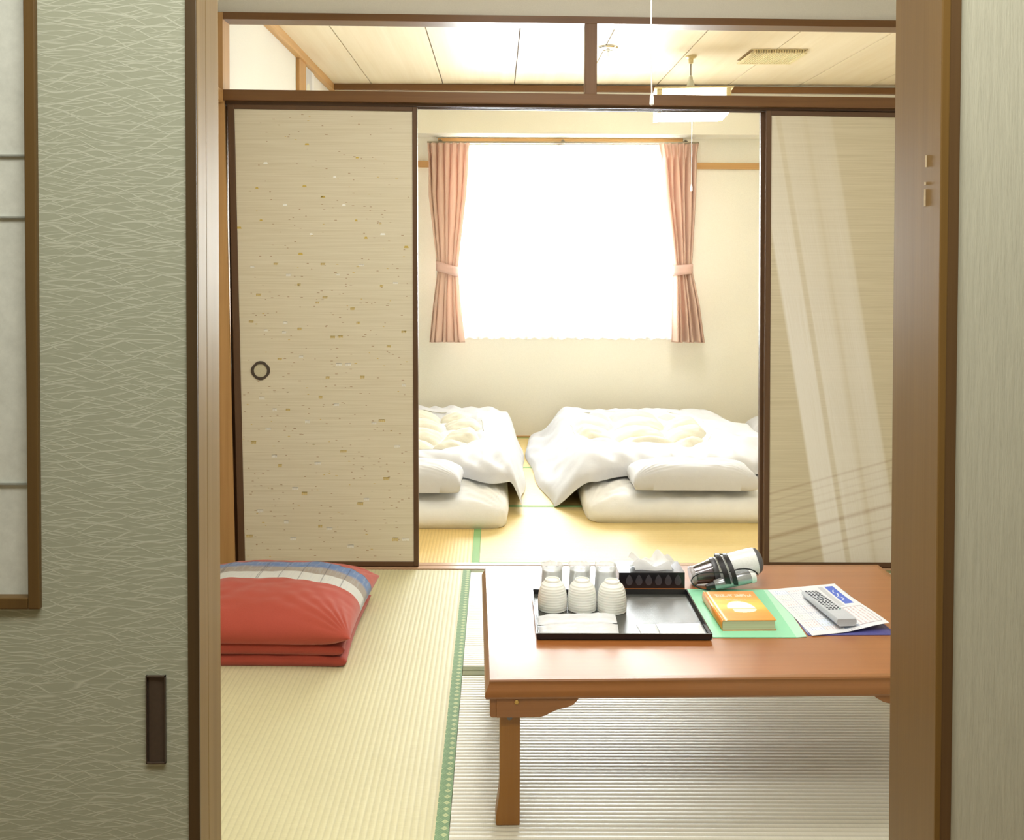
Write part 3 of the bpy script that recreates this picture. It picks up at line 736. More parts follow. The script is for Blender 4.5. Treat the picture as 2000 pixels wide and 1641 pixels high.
def tumbler(x, y, lb, seed):
    t = thing('wrapped_tumbler', lb, 'glass', (x, y, TB), 0, 'paper and plastic wrapped tumblers on the tray')
    MB().lathe([(.0270, 0.0), (.0275, .002), (.0262, .040), (.0245, .074), (.0235, .078), (.0, .078)], 40, cap=False).build('glass', M['glass'], t, smooth=True)
    mb = MB(); ns = 60
    prof = [(.0285, 0), (.0290, .012), (.0283, .035), (.0272, .060), (.0262, .074), (.0268, .080), (.0285, .085), (.0290, .090)]
    n = len(mb.v)
    for j, (r, z) in enumerate(prof):
        for i in range(ns):
            a = 2 * math.pi * i / ns
            cr = n3(math.cos(a) * 3 + seed, math.sin(a) * 3, z * 60) * (.0008 + .0022 * sst(z, .065, .09))
            zz = z + (0.0045 * n3(math.cos(a) * 4 + seed, math.sin(a) * 4, 7) if j == len(prof) - 1 else 0)
            mb.v.append(((r + cr) * math.cos(a), (r + cr) * math.sin(a), max(0.0, zz)))
    for j in range(len(prof) - 1):
        for i in range(ns):
            k = (i + 1) % ns; mb.f.append([n + j * ns + i, n + j * ns + k, n + (j + 1) * ns + k, n + (j + 1) * ns + i]); mb.m.append(0)
    mb.build('wrap', M['wrap'], t, smooth=True, angle=80)
tumbler(0.1450, 2.478, 'plastic-wrapped tumbler standing behind the leftmost upturned teacup', 1.0)
tumbler(0.2165, 2.478, 'plastic-wrapped tumbler standing behind the middle upturned teacup', 5.0)
tumbler(0.2830, 2.474, 'plastic-wrapped tumbler standing behind the rightmost upturned teacup', 9.0)

# towel packs, tea packets
m_pack = plain('white_sachet_film', rgb(222, 223, 226), 0.35, bump=0.2, bscale=60)
def packet(name, label, cat, group, corners, z, h, seed, mat, crimp=True):
    cx_ = sum(c[0] for c in corners) / 4; cy_ = sum(c[1] for c in corners) / 4
    def f(top):
        def g(u, v):
            x = (corners[0][0] * (1 - u) + corners[1][0] * u) * (1 - v) + (corners[3][0] * (1 - u) + corners[2][0] * u) * v
            y = (corners[0][1] * (1 - u) + corners[1][1] * u) * (1 - v) + (corners[3][1] * (1 - u) + corners[2][1] * u) * v
            e = min(1, 7 * min(u, 1 - u)) * min(1, 5 * min(v, 1 - v))
            e = e ** 0.6 if e > 0 else 0
            if not top: return (x - cx_, y - cy_, 0.0)
            wr = n3(x * 60 + seed, y * 90, seed) * h * .22 + n3(x * 160, y * 160, seed) * h * .08
            return (x - cx_, y - cy_, max(0.0006, 0.0008 + (h + wr) * e))
        return g
    mb = MB().grid(44, 20, f(True)).grid(44, 20, f(False), flip=True)
    o = mb.build(name, mat, smooth=True, weld=True, angle=70); o.location = (cx_, cy_, z)
    return tag(o, label, cat, group)
packet('towel_packet', 'white wrapped wet towel at the front edge of the tray', 'towel packet', 'wet towel packets', [(.104, 2.231), (.288, 2.233), (.293, 2.302), (.101, 2.290)], TB, .009, 2.0, m_pack)
packet('towel_packet', 'white wrapped wet towel just in front of the upturned teacups', 'towel packet', 'wet towel packets', [(.101, 2.296), (.293, 2.309), (.295, 2.366), (.101, 2.352)], TB, .009, 6.0, m_pack)
m_tea = plain('tea_packet_paper', rgb(222, 223, 224), 0.4, bump=0.2, bscale=50)
packet('tea_packet', 'small flat white tea packet on the tray, left of two', 'tea packet', 'white tea packets on the tray', [(.342, 2.234), (.384, 2.234), (.384, 2.302), (.338, 2.302)], TB, .002, 3.0, m_tea)
packet('tea_packet', 'larger flat white tea packet at the tray front right corner', 'tea packet', 'white tea packets on the tray', [(.387, 2.234), (.492, 2.236), (.492, 2.312), (.386, 2.304)], TB, .0025, 8.0, m_tea)

# ------------------------------------------------------------------ tissue box
tb = thing('tissue_box', 'black leaf-patterned tissue box with a white tissue, behind the tray', 'tissue box', (0.418, 2.618, TZ), 0.01)
m_tb = plain('black_box_lacquer', rgb(34, 34, 40), 0.22); m_leaf = plain('grey_leaf_print', rgb(72, 72, 80), 0.35)
mb = MB().box(-.0885, .0885, -.048, .048, 0, .0425)
for i in range(6):
    cx_ = -.0885 + .0275 + i * .0262
    pts = []
    for k in range(20):
        a = 2 * math.pi * k / 20; r = .0092
        pts.append((cx_ + r * math.sin(a), -.0484, .0195 - r * 1.25 * math.cos(a) + (.006 * max(0, -math.cos(a)) ** 6)))
    mb.face(pts, 1)
mb.build('box', [m_tb, m_leaf], tb, bevel=0.0012)
def tis(u, v):
    x = -.052 + .104 * u + .012 * math.sin(v * 3)
    zz = .0430 + (.034 * math.sin(math.pi * (0.12 + .78 * u)) ** .5 + .010 * math.sin(u * 9.0 + 1) + .006 * math.sin(u * 21)) * v
    y = .004 * math.sin(u * 14) * (1 + v) + .010 * math.sin(u * 5 + v * 2) * v - .018 * v * v * math.cos(u * 4)
    return (x * (1 + .18 * v), y, zz)
MB().grid(60, 20, tis).build('tissue', M['tissue'], tb, smooth=True, angle=90)
MB().grid(40, 14, lambda u, v: (-.055 + .10 * u + .012 * v, -.006 - .030 * v + .004 * math.sin(u * 9), .0440 + .024 * math.sin(math.pi * v) * (0.6 + .4 * math.sin(u * 7)) + .001)).build('tissue', M['tissue'], tb, smooth=True, angle=90)

# ------------------------------------------------------------------ clear green folder, book
def sheet(name, label, cat, corners, z, nz, mat, thick=0.0, colfn=None, nu=20, nv=20, lift=None, group=None):
    cx_ = sum(c[0] for c in corners) / 4; cy_ = sum(c[1] for c in corners) / 4
    def g(u, v):
        x = (corners[0][0] * (1 - u) + corners[1][0] * u) * (1 - v) + (corners[3][0] * (1 - u) + corners[2][0] * u) * v
        y = (corners[0][1] * (1 - u) + corners[1][1] * u) * (1 - v) + (corners[3][1] * (1 - u) + corners[2][1] * u) * v
        return (x - cx_, y - cy_, (lift(u, v) if lift else 0.0))
    mb = MB().grid(nu, nv, g, col=colfn)
    o = mb.build(name, mat, smooth=True, solid=thick); o.location = (cx_, cy_, z)
    return tag(o, label, cat, group)
m_fold = NT('mint_clear_plastic'); m_fold.col(rgb(150, 222, 182)); m_fold.p(Roughness=0.22, Specular_IOR_Level=0.5); m_fold.bump(m_fold.noise(m_fold.coord(), 14, 2), 0.08, 0.004)
m_foldl = NT('mint_clear_plastic_flap'); m_foldl.col(rgb(186, 234, 208)); m_foldl.p(Roughness=0.22)
fo = thing('plastic_folder', 'mint green clear plastic folder lying under the orange book', 'folder', (0.62, 2.40, TZ + .0006), 0)
MB().quadbox([(-.113, -.166, 0), (.082, -.1655, 0), (.094, .158, 0), (-.113, .160, 0)], [(-.113, -.166, .0012), (.082, -.1655, .0012), (.094, .158, .0012), (-.113, .160, .0012)]).build('front_cover', m_fold.mat, fo)
MB().quadbox([(.082, -.1655, 0), (.108, -.160, 0), (.125, .160, 0), (.094, .158, 0)], [(.082, -.1655, .001), (.108, -.160, .001), (.125, .160, .001), (.094, .158, .001)]).build('back_cover', m_foldl.mat, fo)

book = thing('book', 'thick orange book with a white sun on its cover, on the green folder', 'book', (0.539, 2.272, TZ + .0020), 0.022)
bw, bl, bh = .128, .197, .0245
def bookcol(u, v):
    o_ = rgb(244, 150, 62); y_ = rgb(252, 190, 76); yy = rgb(255, 222, 110)
    c = o_
    band = n3(u * 2.0, v * 16, 3) * .5 + .5
    k = math.exp(-((v - .52) / .20) ** 2)
    c = mix(c, y_, min(1, .25 * band + k * .9)); c = mix(c, yy, k * band * .8 * (1 if v > .33 else .3))
    if v > .78: c = mix(c, rgb(240, 134, 52), .3)
    # sun, its reflection
    ex = (u - .52) / .27
    if abs(ex) < 1:
        top = .40 + .26 * (1 - ex * ex) ** .5
        if .395 < v < top: c = mix(c, rgb(255, 253, 244), sst(top - v, 0, .03))
        bot = .365 - .11 * (1 - ex * ex) ** .5
        if bot < v < .378 and u > .34: c = mix(c, rgb(255, 250, 226), .9)
    if abs(v - .387) < .006 and abs(ex) < 1.0: c = mix(c, rgb(214, 158, 84), .7)
    # pale lettering rows, too soft to read
    if .80 < v < .90 and .16 < u < .90 and n3(u * 60, 1.5, v * 14) > -.05: c = mix(c, rgb(252, 236, 220), .6)
    if .68 < v < .735 and .32 < u < .72 and n3(u * 80, 4.5, v * 20) > 0: c = mix(c, rgb(222, 190, 180), .6)
    if .612 < v < .628 and .42 < u < .75 and n3(u * 110, 8.5, v * 20) > 0: c = mix(c, rgb(206, 160, 90), .5)
    if u < .07: c = mix(c, rgb(255, 214, 170), .45 if .03 < u < .045 or u > .058 else 0.0)
    return c
m_cov = attr('glossy_book_cover', 0.3, 0.0)
mb = MB()
mb.grid(120, 160, lambda u, v: (u * bw, v * bl, bh - (0.0012 * math.exp(-((u - .055) / .02) ** 2))), col=bookcol)
oc = rgb(240, 146, 66)
def colr(n_): 
    while len(mb.c) < n_: mb.c.append(oc)
arc = [(-.0, bh), (-.0022, bh * .8), (-.003, bh * .5), (-.0022, bh * .2), (0, 0.0)]
mb.grid(1, 4, lambda u, v: (arc[int(round(v * 4))][0], u * bl, arc[int(round(v * 4))][1]), col=lambda u, v: mix(oc, rgb(250, 190, 90), v * .6))
mb.grid(1, 1, lambda u, v: (u * bw, v * bl, 0.0), col=lambda u, v: oc)
mb.build('cover', m_cov, book, smooth=True, solid=0.0009, angle=60)
t = NT('book_page_edges'); pg = t.noise(t.coord((2, 2, 900)), 1.0, 2)
t.col(t.ramp(pg, [(0.3, rgb(196, 190, 160)), (0.7, rgb(222, 216, 190))])); t.p(Roughness=0.8)
MB().box(-.0005, bw - .003, .002, bl - .002, .0009, bh - .0009).build('page_block', t.mat, book)

# ------------------------------------------------------------------ leaflets and remote
sheet('brochure', 'dark blue brochure peeking out from under the white leaflet', 'brochure', [(.734, 2.2485), (.944, 2.252), (.928, 2.548), (.740, 2.548)], TZ + .0008,
      1, plain('blue_violet_print', rgb(84, 84, 150), 0.35), 0.0008)
def leafcol(u, v):
    w_ = rgb(228, 229, 234); c = w_
    # u across (left to right), v from the near edge to the far edge
    if .80 < u < .93 and .52 < v < .95:
        c = rgb(72, 104, 205)
        d = abs((u - .855) - .018 * math.sin(v * 60) - .006 * math.sin(v * 140))
        if .60 < v < .86 and d < .007: c = rgb(236, 240, 250)
    elif .70 < u < .775 and .48 < v < .95: c = rgb(196, 198, 204)
    elif .66 < u < .96 and .06 < v < .45:
        edge = (abs(u - .66) < .007 or abs(u - .955) < .006 or abs(v - .445) < .005 or abs(v - .065) < .005)
        if edge: c = rgb(170, 160, 170)
        elif int(u * 60) % 3 == 0 and n3(u * 20, v * 60, 2) > -.1: c = rgb(206, 186, 190)
    elif .04 < u < .46 and .08 < v < .95:
        cell = (int(v * 7), int(u * 4.5)); fv = v * 7 % 1; fu = u * 4.5 % 1
        if fv < .05 or fu < .04: c = rgb(196, 200, 216)
        elif int(u * 110) % 4 == 0 and n3(cell[0] * 3.3, v * 70, cell[1] * 2.1) > -.05 and fv > .15:
            c = [rgb(170, 178, 200), rgb(206, 176, 176), rgb(190, 200, 190)][(cell[0] + cell[1]) % 3]
        elif (cell[0] * 5 + cell[1]) % 6 == 0: c = rgb(222, 230, 246)
    elif .46 < u < .66 and v < .30:
        if int(u * 100) % 4 == 0 and n3(3, v * 60, u * 3) > 0: c = rgb(190, 196, 210)
        if .05 < v < .09: c = rgb(160, 170, 190)
    return c
def leaflift(u, v):
    return .0008 + .012 * sst(u, .35, 1.0) * (1 - sst(v, 0, .8)) + .002 * u
sheet('leaflet', 'white printed channel leaflet with a blue header, lying under the remote control', 'leaflet', [(.741, 2.2425), (.940, 2.286), (.918, 2.597), (.724, 2.553)], TZ + .0018,
      1, attr('printed_leaflet', 0.35, 0.0), 0.0005, leafcol, 200, 260, leaflift)

rem = thing('remote_control', 'silver-grey television remote control lying on the white leaflet', 'remote control', (0.826, 2.388, TZ + .0085), 0.095)
rem.rotation_euler = (-0.02, 0.0, 0.095)
m_sil = plain('silver_grey_plastic', rgb(196, 200, 208), 0.35, bump=0.05, bscale=900)
mb = MB(); w1, w2, Lr, hr = .0215, .0255, .108, .0185
sec = lambda w_, y, k: [(-w_ * .72, y, 0.0), (w_ * .72, y, 0.0), (w_ * .97, y, hr * .35 * k), (w_, y, hr * .75 * k), (w_ * .90, y, hr * k), (-w_ * .90, y, hr * k), (-w_, y, hr * .75 * k), (-w_ * .97, y, hr * .35 * k)]
ss = [sec(w2 * .97, -Lr, .93), sec(w2, -Lr + .004, 1.0), sec(w2 * .97, 0, .95), sec(w1, Lr - .003, .85), sec(w1 * .96, Lr, .75)]
for s_ in ss: mb.v += s_
for i in range(len(ss) - 1):
    for j in range(8):
        k = (j + 1) % 8; mb.f.append([i * 8 + j, i * 8 + k, (i + 1) * 8 + k, (i + 1) * 8 + j]); mb.m.append(0)
mb.f.append(list(range(8))[::-1]); mb.m.append(0); mb.f.append([32 + j for j in range(8)]); mb.m.append(0)
mb.build('casing', m_sil, rem, smooth=True, angle=40)
m_btn = plain('dark_grey_key', rgb(70, 74, 84), 0.5); m_rd = plain('red_key', rgb(180, 110, 112), 0.5); m_gr = plain('green_key', rgb(110, 160, 150), 0.5)
btn = None; done = 0
for r in range(13):
    y = Lr - .012 - r * .0115
    if r in (4, 5, 6): xs_ = (-.0135, .0135)
    else: xs_ = (-.0135, -.0045, .0045, .0135)
    for x in xs_:
        zt = hr * (.85 + .10 * (Lr - y) / (2 * Lr) * 2 if y > 0 else .95 + .05 * (-y / Lr))
        if btn is None:
            btn = MB().lathe([(.0030, -.001), (.0030, .0010), (.0026, .0014), (0, .0014)], 12, cap=False).build('key', m_btn, rem, smooth=True)
            btn.location = (x, y, zt); continue
        b = btn.copy(); b.parent = rem; b.location = (x, y, zt); C.objects.link(b); b.scale = (1, .75, 1)
        if (r == 0 and x < -.01) or (r == 12 and x > .01):
            b.data = btn.data.copy(); b.data.materials[0] = m_rd if r == 0 else m_gr
mb = MB(); mb.tube([(.0062 * math.cos(a), Lr - .0697 + .012 * math.sin(a), hr * .955) for a in [2 * math.pi * i / 28 for i in range(28)]], .0012, 8, closed=True)
mb.build('ring_key', m_btn, rem, smooth=True)

# ------------------------------------------------------------------ hand-held vacuum
vac = thing('handheld_vacuum', 'white and silver hand-held vacuum cleaner with a wound black cord, at the table back', 'vacuum cleaner', (0.610, 2.585, TZ), 0)
def axm(a, b):
    a = Vector(a); b = Vector(b); z = (b - a).normalized()
    return Matrix.Translation(a) @ z.to_track_quat('Z', 'Y').to_matrix().to_4x4(), (b - a).length
A = Vector((-.077, 0.015, .0245)); B = Vector((.103, 0.027, .0640))
MV, LV = axm(A, B)
m_vw = plain('white_vacuum_shell', rgb(236, 238, 238), 0.25); m_vs = plain('silver_vacuum_shell', rgb(176, 180, 186), 0.22, 0.65)
m_vd = plain('dark_vacuum_grille', rgb(92, 92, 96), 0.4)
MB().lathe([(.033, LV * .36), (.0345, LV * .40), (.0350, LV * .6), (.0362, LV * .85), (.0355, LV * .955)], 40, MV).build('motor_housing', m_vw, vac, smooth=True, angle=40)
MB().lathe([(.0345, LV * .95), (.0355, LV * .965), (.031, LV * 1.01), (.020, LV * 1.045), (0, LV * 1.05)], 40, MV, cap=False).build('end_grille', m_vd, vac, smooth=True, angle=50)
MB().lathe([(.0215, -.004), (.0235, 0), (.0245, .008), (.0295, LV * .22), (.0325, LV * .30)], 36, MV).build('dust_cup', M['smoke'], vac, smooth=True, angle=40)
MB().lathe([(.006, .006), (.018, .012), (.021, LV * .2), (.022, LV * .29)], 24, MV).build('filter', plain('pleated_filter', rgb(150, 140, 146), 0.7), vac, smooth=True)
MB().lathe([(.0332, LV * .29), (.0345, LV * .30), (.0345, LV * .36), (.0332, LV * .37)], 36, MV).build('collar', m_vd, vac, smooth=True, angle=40)
MB().lathe([(.0238, -.006), (.0255, -.003), (.0255, .004), (.0240, .006)], 36, MV).build('nozzle_rim', plain('clear_grey_rim', rgb(176, 170, 172), 0.15), vac, smooth=True, angle=40)
MB().box(-.0105, .0105, -.004, .004, 0, .002).build('badge', plain('grey_badge', rgb(190, 192, 198), 0.3), vac).matrix_local = MV @ Matrix.Translation((-.005, -.0, LV * .75)) @ Matrix.Rotation(R90, 4, 'X') @ Matrix.Rotation(0, 4, 'Z') @ Matrix.Translation((0, 0, 0.0355))
HA = Vector((-.030, -.036, .0165)); HB = Vector((.078, -.022, .036)); MH, LH = axm(HA, HB)
MB().lathe([(.0085, 0), (.0125, .004), (.0155, .035), (.0165, .07), (.0170, LH - .006), (.0150, LH)], 28, MH).build('handle', m_vs, vac, smooth=True, angle=40)
MB().lathe([(.0163, LH - .012), (.0175, LH - .008), (.0165, LH + .003), (.010, LH + .006), (0, LH + .006)], 28, MH, cap=False).build('handle_cap', m_vw, vac, smooth=True, angle=40)
MB().lathe([(.0065, 0), (.0065, .003), (.005, .004), (0, .004)], 20, MH @ Matrix.Translation((0.006, 0, LH * .72)) @ Matrix.Rotation(math.radians(90), 4, 'X') @ Matrix.Translation((0, 0, .0148))).build('button', m_vd, vac, smooth=True)
MB().lathe([(.006, -.022), (.0075, -.010), (.0095, .002)], 16, MH).build('cord_guard', M['black_plastic'], vac, smooth=True)
# cord wound round body and handle
cord = MB(); pts = []
nl = 11
for i in range(nl * 36):
    a = 2 * math.pi * i / 36; kk = i / 36
    bun = 0.0 if kk < 6 else 0.007
    xs_ = -.018 + kk * .0024 + bun
    up_ = math.cos(a); fw = math.sin(a)
    x = xs_ + .012 * (1 - up_) * .9
    # hull: big circle body, stretched towards the handle
    cz = .0455; cy = 0.008
    y = cy + (-fw) * .0440 - (.012 if fw > 0 else 0) * fw - .010 * (1 - up_) * .5
    z = cz + up_ * .0385 - (.004 if up_ < 0 else 0) * 0
    z = max(.004, z) 
    pts.append((x, y, z))
cord.tube(pts, .0017, 6)
lead = []
for k in range(33):
    t_ = k / 32; a = math.radians(80 + 190 * t_)
    lead.append((-.048 + .046 * math.cos(a) + .006 * t_ + .0, -.042 - .004 * math.sin(a), .0290 + .0245 * math.sin(a)))
cord.tube([(-.004, -.047, .053)] + lead + [(-.041, -.040, .0065), (-.036, -.038, .012)], .0017, 8)
arcp = [(.010, -.042, .055)] + [(.050 + .038 * math.cos(math.radians(110 - 105 * k / 14)), -.032, .040 + .019 * math.sin(math.radians(110 - 105 * k / 14))) for k in range(15)]
cord.tube(arcp, .0019, 8)
cord.build('cord', plain('black_rubber_cord', rgb(34, 34, 38), 0.35), vac, smooth=True, angle=80)

# ------------------------------------------------------------------ red floor cushions
def puff(nx, ny, wd, dp, h, pinch=.05, n=3.0, e=.55, bot=.25, wr=.004, seed=1.0, fan=0.0, colfn=None, rc=0.0):
    def xy(u, v):
        a, b = 2 * u - 1, 2 * v - 1
        x = a * wd / 2 * (1 - pinch * (1 - b * b)); y = b * dp / 2 * (1 - pinch * (1 - a * a))
        k = 1 - rc * abs(a * b) ** 10
        return x * k, y * k, a, b
    def F(a, b): return (max(0, 1 - abs(a) ** n) * max(0, 1 - abs(b) ** n)) ** e
    def top(u, v):
        x, y, a, b = xy(u, v); f = F(a, b)
        z = h * (bot + (1 - bot) * f)
        m = f ** .5
        z += wr * m * (n3(x * 9 + seed, y * 9, seed) + .5 * n3(x * 22, y * 30 + seed, seed * 2))
        if fan:                                     # gathers running in from the corners and ends
            for sa in (-1, 1):
                for sb in (-1, 1):
                    dx, dy = a - sa, b - sb; r = math.hypot(dx, dy); an = math.atan2(dy, dx)
                    z += fan * math.exp(-r * 2.2) * math.sin(an * 26 + seed) * min(1, r * 5) * min(1, f * 4)
        return (x, y, z)
    def bo(u, v):
        x, y, a, b = xy(u, v); f = F(a, b)
        return (x, y, max(0.0, h * bot * (1 - min(1, f * 3.0))))
    mb = MB().grid(nx, ny, top, col=colfn).grid(nx, ny, bo, flip=True, col=colfn)
    return mb
RED = rgb(182, 80, 66)
def zab(u, v):
    c = mix(RED, rgb(176, 78, 60), .5 + .5 * n3(u * 4, v * 4, 2))
    a, b = 2 * u - 1, 2 * v - 1
    vv = v
    vv = v + .085
    if .50 < vv < .855:
        if vv < .625: c = rgb(208, 208, 202)
        elif vv < .715: c = rgb(156, 144, 132)
        elif vv < .735: c = rgb(132, 132, 150)
        elif vv < .845: c = rgb(96, 124, 172)
        else: c = rgb(70, 80, 110)
        if n3(u * 200, 1, vv * 8) > .25: c = mix(c, rgb(180, 184, 190), .25)
        s_ = (u * 9.0) % 1.0
        if s_ < .022 or .07 < s_ < .092: c = mix(c, rgb(60, 60, 72), .65)
    return c
m_red = attr('red_cotton_cover', 0.8, 0.25, 500, (1, 1, 1), 0.2, 0.25)
cu = tag(puff(220, 200, .625, .585, .125, .035, 3.2, .55, .22, .006, 3.1, .0035, zab).build('floor_cushion', m_red, smooth=True, weld=True, angle=80),
         'plump red floor cushion with blue, grey and white stripes, on top of the folded one', 'cushion', 'red floor cushions')
cu.location = (-.727, 3.075, .066); cu.rotation_euler = (math.radians(-1.0), 0, math.radians(-1.5))
red = lambda u, v: mix(RED, rgb(170, 72, 56), .5 + .5 * n3(u * 5, v * 5, 7))
mb = puff(120, 100, .61, .56, .042, .03, 5, .35, .4, .006, 5.3, .002, red)
n1 = len(mb.v)
m2 = puff(120, 100, .59, .56, .040, .035, 5, .35, .4, .006, 9.3, .002, red)
off = len(mb.v)
mb.v += [(x + .004, y - .004, z + .036) for x, y, z in m2.v]; mb.f += [[i + off for i in f] for f in m2.f]; mb.m += m2.m; mb.c += m2.c
cu2 = tag(mb.build('floor_cushion', m_red, smooth=True, weld=True, angle=80), 'flattened plain red folded cushion lying on the straw mat beneath the striped one', 'cushion', 'red floor cushions')
cu2.location = (-.742, 3.085, .001)

# ------------------------------------------------------------------ beds
def mattress(label, x0, x1, y0, y1, h, seed):
    o = puff(130, 130, x1 - x0, y1 - y0, h, .008, 9, .42, .34, .012, seed, .006, rc=.045).build('futon_mattress', M['mattress'], smooth=True, weld=True, angle=80)
    o.location = ((x0 + x1) / 2, (y0 + y1) / 2, .001); return tag(o, label, 'futon mattress', 'white futon mattresses on the bedroom floor')
mattress('thick white futon mattress with rounded corner under the right bed cover', .405, 1.43, 4.335, 6.15, .135, 2.2)
mattress('thick white futon mattress of the left bed, nearest the patterned sliding door', -.98, .062, 4.235, 6.10, .140, 6.4)
def pillow(label, cx_, cy_, z, wd, dp, h, rz, seed, rx=0.0):
    o = puff(110, 90, wd, dp, h, .035, 4.2, .42, .30, .006, seed, .0028, rc=.03).build('pillow', M['bed'], smooth=True, weld=True, angle=80)
    o.location = (cx_, cy_, z); o.rotation_euler = (rx, 0, rz); return tag(o, label, 'pillow', 'white bed pillows')
pillow('white pillow at the near end of the right bed, in front of its cover', .910, 4.478, .150, .58, .27, .112, -.005, 1.7)
pillow('white pillow of the left bed, half hidden by the patterned sliding door', -.460, 4.405, .156, .62, .28, .115, -.02, 4.7)
pillow('white pillow lying by the back wall in the far right corner', 1.885, 6.08, .002, .62, .36, .20, -.12, 7.7)

def comforter(label, quad, mat_x, mat_x1, hbase, thick, oval, seed, lap):
    """quad: near-left, near-right, far-right, far-left"""
    t = thing('comforter', label, 'comforter', (sum(p[0] for p in quad) / 4, sum(p[1] for p in quad) / 4, 0), 0, 'white quilted bed covers')
    cx_, cy_ = t.location.x, t.location.y
    def xy(u, v):
        bow = .02 * math.sin(v * math.pi * 2 + seed) + .012 * math.sin(v * 13 + seed)
        x = (quad[0][0] * (1 - u) + quad[1][0] * u) * (1 - v) + (quad[3][0] * (1 - u) + quad[2][0] * u) * v
        y = (quad[0][1] * (1 - u) + quad[1][1] * u) * (1 - v) + (quad[3][1] * (1 - u) + quad[2][1] * u) * v
        return x + bow * (abs(2 * u - 1) ** 3), y + .03 * math.sin(u * 7 + seed) * (abs(2 * v - 1) ** 3) - lap[1] * math.exp(-((x - lap[0]) / .11) ** 2) * max(0, 1 - v * 2.2) ** 2
    def base(x, y):
        b = hbase * sst(x, mat_x - .15, mat_x + .03) * (1 - sst(x, mat_x1 + .01, mat_x1 + .10))
        return b
    def ov(x, y):                                  # <1 inside the opening of the cover
        dx = (x - oval[0]) / oval[2]; dy = (y - oval[1]) / oval[3]
        return (abs(dx) ** 2.6 + abs(dy) ** 2.6) ** (1 / 2.6) + .06 * n3(x * 6, y * 6, seed)
    def ztop(x, y, u, v):
        a, b = abs(2 * u - 1), abs(2 * v - 1)
        e = (max(0, 1 - a ** 9) * max(0, 1 - b ** 12)) ** .45
        q = n3(x * 3.2 + seed, y * 3.2, seed) * .022 + n3(x * 9, y * 7, seed) * .014 + abs(n3(x * 14 + 3, y * 6, seed)) * .012
        q += .009 * math.sin((x * 1.2 + y * .4) * 40 + 6 * n3(x * 3, y * 3, seed)) * sst(ov(x, y), 1.0, 1.5)
        z = base(x, y) + .004 + (thick + q) * e
        z -= .035 * (1 - sst(ov(x, y), .82, 1.02)) * e
        return z
    top = lambda u, v: (lambda p: (p[0] - cx_, p[1] - cy_, ztop(p[0], p[1], u, v)))(xy(u, v))
    bot = lambda u, v: (lambda p: (p[0] - cx_, p[1] - cy_, base(*p) + .004))(xy(u, v))
    MB().grid(150, 150, top).grid(150, 150, bot, flip=True).build('cover', M['bed'], t, smooth=True, weld=True, angle=80)
    # quilted inner showing through the opening
    def inn(u, v):
        x = oval[0] + (2 * u - 1) * oval[2] * 1.04; y = oval[1] + (2 * v - 1) * oval[3] * 1.04
        o_ = ov(x, y)
        gx = (x - oval[0]) / .30 + .5 + .10 * math.sin(y * 6 + seed); gy = (y - oval[1]) / .30 + .07 * math.sin(x * 8 + seed)
        dome = (abs(math.sin(math.pi * gx)) ** .45) * (abs(math.sin(math.pi * gy)) ** .45)
        z = base(x, y) + thick - .045 + .078 * dome * (1 - sst(o_, .80, 1.03)) + .006 * n3(x * 20, y * 28, seed) - .03 * sst(o_, .9, 1.1)
        return (x - cx_, y - cy_, z)
    MB().grid(130, 110, inn).build('inner_quilt', M['bed_in'], t, smooth=True, angle=80)
    rp = []
    for i in range(90):
        a = 2 * math.pi * i / 90; ca, sa = math.cos(a), math.sin(a)
        r = 1 / (abs(ca) ** 2.6 + abs(sa) ** 2.6) ** (1 / 2.6) * (1.0 + .03 * math.sin(a * 5 + seed))
        x, y = oval[0] + oval[2] * r * ca * .99, oval[1] + oval[3] * r * sa * .99
        rp.append((x - cx_, y - cy_, base(x, y) + .004 + thick - .004 + n3(x * 3.2 + seed, y * 3.2, seed) * .022 + n3(x * 9, y * 7, seed) * .010))
    MB().tube(rp, .0028, 6, closed=True).build('opening_edge', M['net'], t, smooth=True)
    return t
comforter('large white quilted comforter with an oval opening, spread over the right bed', [(.250, 4.595), (1.72, 4.72), (1.38, 6.28), (.175, 6.26)], .42, 1.44, .148, .088, (.815, 5.50, .40, .56), 1.3, (.44, .13))
comforter('white quilted comforter with an oval opening, spread over the left bed', [(-1.0, 4.70), (.155, 4.555), (.140, 6.27), (-1.0, 6.28)], -1.3, .05, .152, .088, (-.46, 5.40, .40, .58), 4.1, (-.02, .11))

